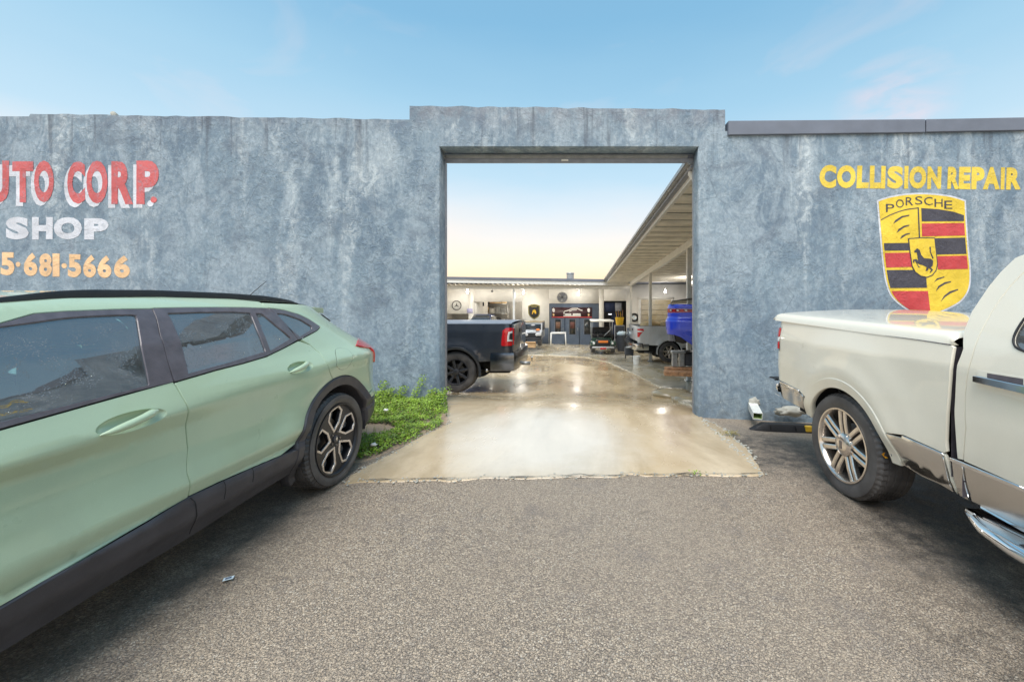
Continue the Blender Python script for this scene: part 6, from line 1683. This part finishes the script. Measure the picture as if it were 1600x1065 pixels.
# dark cars inside the bay, behind the black pickup
def small_car(label, u, v, Y, rz, mat, L_=4.4, h=1.45):
    c = at(u, v, Y); t = thing('parked_car', label, 'car', (c.x, Y, G(c.x, Y)), rz)
    sec = [(0, .55, .35), (.05, .9, .6), (.9, .98, .75), (1.5, 1.38, .62), (2.2, h, .60), (3.2, h-.05, .60), (3.9, 1.05, .70), (4.35, .98, .7), (L_, .6, .6)]
    def fn(a, b):
        s = a*L_; zt2 = interp([(q[0], q[1]) for q in sec], s); hw = .86
        ang = b*pi; y = -cos(ang)*hw*(1 if sin(ang) < .4 else 1); zz = .35+(zt2-.35)*min(1, sin(ang)*1.7)
        if zz > .95: y *= 1-.22*(zz-.95)/.5
        return (s-L_/2, y, zz)
    add('body', gridmesh(fn, 26, 20), mat, t)
    add('window_band', gridmesh(lambda a, b: (lambda p: (p[0], p[1]*1.012-.0, p[2]+.012))(fn(.27+.5*a, .13+.74*b)), 12, 14), M['pane'], t)
    for sx in (-1.35, 1.3):
        for sy in (-.86, .86):
            w = add('tyre', tyre(.32, .2, .2, 32, 2), M['rubber'], t); w.location = (sx, sy, .32); w.rotation_euler = (0, 0, -pi/2 if sy < 0 else pi/2)
            add('rim', L([(-.01, .2), (-.03, .17), (-.03, .001)], 16, 'X'), M['alloy_grey'], w)
    return t
small_car('dark car whose roof shows over the bed of the black pickup', 753.5, 520, 20.5, pi/2, M['navy'], h=1.86)
small_car('black car inside the rear bay behind the white post', 813, 520, 26.5, 1.4, M['black_paint'])
# bucket and small things
c = at(994.5, 562, 14.2)
bk = thing('bucket', 'white bucket on the wet floor behind the silver pickup bumper', 'bucket', (c.x, 14.2, G(c.x, 14.2)+.045))
add('bucket_body', L([(0, .001), (0, .11), (.28, .14), (.29, .15), (.30, .14), (.28, .13), (.03, .10)], 20, 'Z'), M['white_paint'], bk); add('bucket_handle', T([(-.14, 0, .28), (-.1, -.1, .2), (0, -.14, .16), (.1, -.1, .2), (.14, 0, .28)], .004, 5), M['galv'], bk)
hs = thing('hose_stand', 'black pressure washer behind the tail of the silver pickup', 'pressure washer', (at(986, 0, 16).x, 16.6, G(2.3, 16.6)+.03))
add('frame', T([(-.15, 0, 0), (-.15, 0, 1.1), (.15, 0, 1.1), (.15, 0, 0)], .02), M['black'], hs); add('pump', B(-.18, .18, -.15, .15, .15, .5, bev=.03), M['dark_grey'], hs); add('hose_reel', L([(-.08, .001), (-.08, .17), (.08, .17), (.08, .001)], 18, 'Y', (0, 0, .8)), M['dark_grey'], hs)

# ------------------------------------------------------------------ things outside
dp = thing('downspout', 'short white downspout spilling out of the blue wall near the gate', 'downspout', (at(1172, 0, WY).x, WY, .1))
a = at(1176, 634, WY-.02); b = at(1184, 650, WY-.36)
def rectpipe(p, q, w, h, th):
    d = (q-p).normalized(); s = Vector((1, 0, 0)).cross(d).normalized(); r = d.cross(s).normalized()
    bm = bmesh.new(); R = []
    for c, k in ((p, 1), (q, 1), (q, 0), (p, 0)):
        w1 = w/2-(0 if k else th); h1 = h/2-(0 if k else th)
        R.append([bm.verts.new(c+r*x+s*y) for x, y in ((-w1, -h1), (0, -h1*(.93)), (w1, -h1), (w1, h1), (0, h1*.93), (-w1, h1))])
    for i in range(3):
        for k in range(6): bm.faces.new([R[i][k], R[i][(k+1) % 6], R[i+1][(k+1) % 6], R[i+1][k]])
    bmesh.ops.recalc_face_normals(bm, faces=bm.faces); return bm
add('spout', rectpipe(a, b, .11, .085, .006), M['pipe'], dp, True)
add('spout_lining', rectpipe(a.lerp(b, .1), b-(b-a)*.03, .097, .072, .003), M['pipe_in'], dp, True)
add('mortar_patch', lump('x', M['mortar'], (0, 0, 0), .075, (1, .4, .9), 5, None, None, 3, amp=.5).data.copy(), None, dp).location = Vector((at(1178, 630, WY-.0).x, WY, at(1178, 629, WY).z))-dp.location
bpy.data.objects.remove([o for o in bpy.data.objects if o.name == 'x'][0])
# wheel stop
ws = thing('wheel_stop', 'black rubber wheel stop with yellow markings behind the cream pickup', 'wheel stop', (2.35, 4.72, 0))
def gzz(x, y): return G(x, y)
Y_ = 4.72; x0 = at(1171, 0, Y_).x; x1 = x0+1.75
bm = bmesh.new(); prof = [(-.075, 0), (-.07, .03), (-.04, .085), (.04, .085), (.07, .03), (.075, 0)]
st = [(x0, .02), (x0+.07, .45), (x0+.16, 1)]+[(x0+.16+i*.13, 1) for i in range(1, 12)]+[(x1-.07, .45), (x1, .02)]
rws = []
for x, k in st: rws.append([bm.verts.new((x, Y_+y*(.35+.65*min(1, k*1.5)), gzz(x, Y_)+.003+z*(k if z > .05 else min(1, k*2)))) for y, z in prof])
for i in range(len(rws)-1):
    for k in range(5): bm.faces.new([rws[i][k], rws[i][k+1], rws[i+1][k+1], rws[i+1][k]])
bmesh.ops.recalc_face_normals(bm, faces=bm.faces); add('rubber_bar', shade(bm, 30), M['black'], ws, True)
for x in (at(1258, 0, Y_).x, at(1258, 0, Y_).x+.55):
    bm = bmesh.new(); box(bm, x-.035, x+.045, Y_-.078, Y_-.035, gzz(x, Y_)+.02, gzz(x, Y_)+.09, bev=.008); add('yellow_marker', bm, M['yellow'], ws, True)
for i in range(3):
    x = x0+.22+i*.30; add('groove', B(x, x+.008, Y_-.074, Y_-.045, gzz(x, Y_)+.02, gzz(x, Y_)+.084), M['dark'], ws, True)
# pale debris against the wall, paper scrap, leaves
c = at(1234, 641, WY-.15)
o = lump('broken_plaster', M['mortar'], (c.x+.03, WY-.12, c.z-.02), .11, (1.8, .45, .55), 9, 'pale broken plaster lump at the foot of the wall behind the pickup', 'rubble', amp=.7, fr=2.8)
x, y = gp(357, 907)
pp = thing('paper_scrap', 'small pale blue paper scrap lying on the asphalt', 'litter', (x, y, G(x, y)+.012), .5); add('scrap_sheet', (lambda bm: (box(bm, -.020, .020, -.012, .012, 0, .002), bm)[1])(bmesh.new()), M['paper'], pp); add('scrap_print', B(-.012, .012, -.007, .007, .0021, .0028), M['blue_grey'], pp)
def leaf_mesh(s):
    bm = bmesh.new(); P = [(-1, 0, .1), (-.5, .45, .25), (.1, .55, .1), (.6, .3, .2), (1, 0, 0), (.6, -.35, .25), (.1, -.5, .05), (-.5, -.4, .2)]
    c = bm.verts.new((0, 0, 0)); vs = [bm.verts.new((x*s, y*s, z*s)) for x, y, z in P]
    for i in range(8): bm.faces.new([c, vs[i], vs[(i+1) % 8]])
    return bm
lf = add('fallen_leaf', leaf_mesh(.034), M['leaf_yellow']); props(lf, 'curled orange yellow leaf stuck on the rear tyre of the cream pickup', 'leaf')
tz_a = radians(200)
lp_ = at(1382, 711, 2.57); lf.location = (lp_.x, lp_.y, lp_.z); lf.rotation_euler = (1.3, .4, .3)
# ring of small grass tufts and weeds
random.seed(11)
def inpoly(x, y, P):
    c = False; n = len(P)
    for i in range(n):
        a, b = P[i], P[i-1]
        if (a[1] > y) != (b[1] > y) and x < (b[0]-a[0])*(y-a[1])/(b[1]-a[1])+a[0]: c = not c
    return c
def leaves(name, pts, size, mat, label=None):
    vs, fs, tint = [], [], []
    for (p, n, s, t) in pts:
        a = random.uniform(0, 2*pi); d = Vector((cos(a), sin(a), 0)); d = (d-n*d.dot(n)).normalized(); e = n.cross(d)
        i = len(vs); w_ = s*random.uniform(.32, .5)
        vs += [p-d*s*.5, p+e*w_+n*s*.12, p+d*s*.55, p-e*w_+n*s*.12]; fs += [(i, i+1, i+2), (i, i+2, i+3)]; tint += [t, t]
    me = bpy.data.meshes.new(name); me.from_pydata(vs, [], fs)
    at_ = me.attributes.new('tint', 'FLOAT', 'FACE')
    for k, t in enumerate(tint): at_.data[k].value = t
    me.materials.append(mat); return me
edge = [gp(*p) for p in [(566, 722), (585, 716), (610, 705), (640, 693), (662, 681), (690, 669), (708, 658), (700, 645)]]
WP = edge+[(-1.70, WY-.01), (-3.3, WY-.01), (-3.2, 4.0), (-2.35, 3.4)]
gpts = []; cl = [(random.uniform(-3.3, -1.5), random.uniform(3.2, 5.2), random.uniform(.12, .35), random.uniform(.03, .13)) for _ in range(90)]
tries = 0; EDG = dens([Vector(q) for q in edge], .04)[:-20]
while len(gpts) < 26000 and tries < 200000:
    tries += 1; x, y = random.uniform(-3.3, -1.45), random.uniform(3.15, WY-.01)
    if not inpoly(x, y, WP): continue
    if y < 4.75 and .46 < mnoise.noise(Vector((x*2.2, y*2.2, 9)))+.5 < .49 : continue
    bare = mnoise.noise(Vector((x*1.6+3, y*1.6, 2)))
    if bare > .27: continue
    ed_ = min((Vector((x, y))-Vector(q)).length for q in EDG)
    if ed_ < .10*(1+mnoise.noise(Vector((x*6, y*6, 11))))*random.random(): continue
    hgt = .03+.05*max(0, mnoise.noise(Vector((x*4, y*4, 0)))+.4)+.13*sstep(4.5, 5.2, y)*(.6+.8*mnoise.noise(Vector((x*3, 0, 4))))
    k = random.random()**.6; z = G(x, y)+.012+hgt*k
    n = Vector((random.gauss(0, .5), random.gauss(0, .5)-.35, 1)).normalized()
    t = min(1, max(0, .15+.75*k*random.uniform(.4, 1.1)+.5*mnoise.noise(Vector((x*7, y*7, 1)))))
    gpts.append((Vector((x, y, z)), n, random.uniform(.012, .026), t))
# trailing sprigs climbing up the wall and creeping to the gate
for x0_, hh in ((-2.15, .34), (-2.62, .26), (-2.35, .2), (-1.95, .18), (-1.78, .2), (-2.5, .16)):
    for i in range(150):
        t = random.random(); p = Vector((x0_+.16*t*hh*3+random.gauss(0, .03), WY-.03-random.random()*.06, G(x0_, WY)+.05+hh*t+random.gauss(0, .012)))
        gpts.append((p, Vector((random.gauss(0, .4), -1, random.gauss(.4, .4))).normalized(), random.uniform(.012, .024), random.uniform(.3, 1)))
dry = []
for k in range(1500):
    q = random.choice(gpts[:20000]); dry.append((q[0]+Vector((random.gauss(0, .03), random.gauss(0, .03), -.005)), Vector((random.gauss(0, .7), -.3, 1)).normalized(), random.uniform(.01, .03), random.random()))
o = add('dry_weeds', leaves('dry_weeds', dry, 0, M['leaf_dry']), None); props(o, 'brown dead leaves scattered among the bright green weeds', 'dead leaves', kind='stuff')
bl_v, bl_f, bl_t = [], [], []
for k in range(420):
    q = random.choice(gpts[:20000])[0]; h_ = random.uniform(.04, .13); dx, dy = random.gauss(0, .05), random.gauss(-.01, .03); i = len(bl_v); w_ = .002
    bl_v += [Vector((q.x-w_, q.y, q.z-.02)), Vector((q.x+w_, q.y, q.z-.02)), Vector((q.x+dx*.4+w_*.8, q.y+dy*.4, q.z+h_*.6)), Vector((q.x+dx*.4-w_*.8, q.y+dy*.4, q.z+h_*.6)), Vector((q.x+dx, q.y+dy, q.z+h_*.85))]
    bl_f += [(i, i+1, i+2, i+3), (i+3, i+2, i+4)]; bl_t += [random.uniform(.4, 1)]*2
me = bpy.data.meshes.new('grass_blades'); me.from_pydata(bl_v, [], bl_f); a_ = me.attributes.new('tint', 'FLOAT', 'FACE')
for k, t in enumerate(bl_t): a_.data[k].value = t
me.materials.append(M['leaf']); o = add('grass_blades', me, None); props(o, 'thin grass blades sticking up out of the weeds', 'grass', kind='stuff')
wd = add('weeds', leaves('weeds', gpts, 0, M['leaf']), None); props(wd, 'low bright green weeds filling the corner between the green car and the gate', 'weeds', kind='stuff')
soilp = [(p[0]-.01, p[1]) for p in edge]+[(-1.74, WY-.02), (-3.3, WY-.02), (-3.3, 4.0), (-2.4, 3.3)]
slab(soilp, .010, M['soil'], 'soil_bed', .03, .2, .01)
fp = thing('litter_cup', 'white crushed paper wad nestled in the green weeds near the tyre', 'litter', (0, 0, 0))
x, y = gp(584, 706); fp.location = (x, y, G(x, y)+.07); add('paper_wad', lump('x', M['white_paint'], (0, 0, 0), .022, (1.3, 1, .7), 4, None, None, 2, amp=.6).data.copy(), None, fp); bpy.data.objects.remove([o for o in bpy.data.objects if o.name == 'x'][0])
fp = thing('litter_cup', 'pale paper wad in the weeds farther from the tyre', 'litter', (0, 0, 0))
x, y = gp(603, 655); fp.location = (x, y, G(x, y)+.11); add('paper_wad', lump('x', M['white_paint'], (0, 0, 0), .022, (1.3, 1, .7), 7, None, None, 2, amp=.6).data.copy(), None, fp); bpy.data.objects.remove([o for o in bpy.data.objects if o.name == 'x'][0])
def tuft(u, v, n, mat, r, label):
    x, y = gp(u, v); pts = []
    for i in range(n):
        q = Vector((x+random.gauss(0, r), y+random.gauss(0, r*.6), G(x, y)+.02+random.random()*.03)); pts.append((q, Vector((random.gauss(0, .6), -.4, 1)).normalized(), random.uniform(.012, .022), random.random()))
    o = add('weed_tuft', leaves('weed_tuft', pts, 0, mat), None); o.location = (0, 0, 0); props(o, label, 'weed', kind='stuff'); return o
tuft(1140, 681, 90, M['leaf_dry'], .05, 'dry yellowish weed tuft in the right edge of the driveway')
tuft(1090, 744, 16, M['leaf'], .03, 'thin green weed tuft in the seam between driveway and asphalt')
# stones along broken apron edges
pts = []
random.seed(5)
bm = bmesh.new()
eds = [[gp(*p) for p in right+[(1193, 742)]], [gp(*p) for p in near], [gp(*p) for p in left]]
for E in eds:
    for i in range(len(E)-1):
        a, b = Vector(E[i]), Vector(E[i+1]); L_ = (b-a).length
        for k in range(int(L_*70)):
            p = a.lerp(b, random.random()); x = p.x+random.gauss(0, .02); y = p.y+random.gauss(0, .02); r = random.uniform(.003, .011)*(1.4 if E is eds[0] else 1)
            m4 = Matrix.Translation((x, y, G(x, y)+.010+(.012 if random.random() < .3 else 0)*0)) @ Matrix.Rotation(random.random()*6, 4, 'Z') @ Matrix.Diagonal((1.3, .9, .6, 1))
            bmesh.ops.create_icosphere(bm, subdivisions=1, radius=r, matrix=m4)
o = add('loose_gravel', bm, M['mortar']); props(o, 'loose pale gravel crumbled along the driveway edges', 'gravel', kind='stuff')
for o in list(bpy.data.objects):
    if o.type == 'MESH' and len(o.data.vertices) == 0 and not o.children: bpy.data.objects.remove(o)
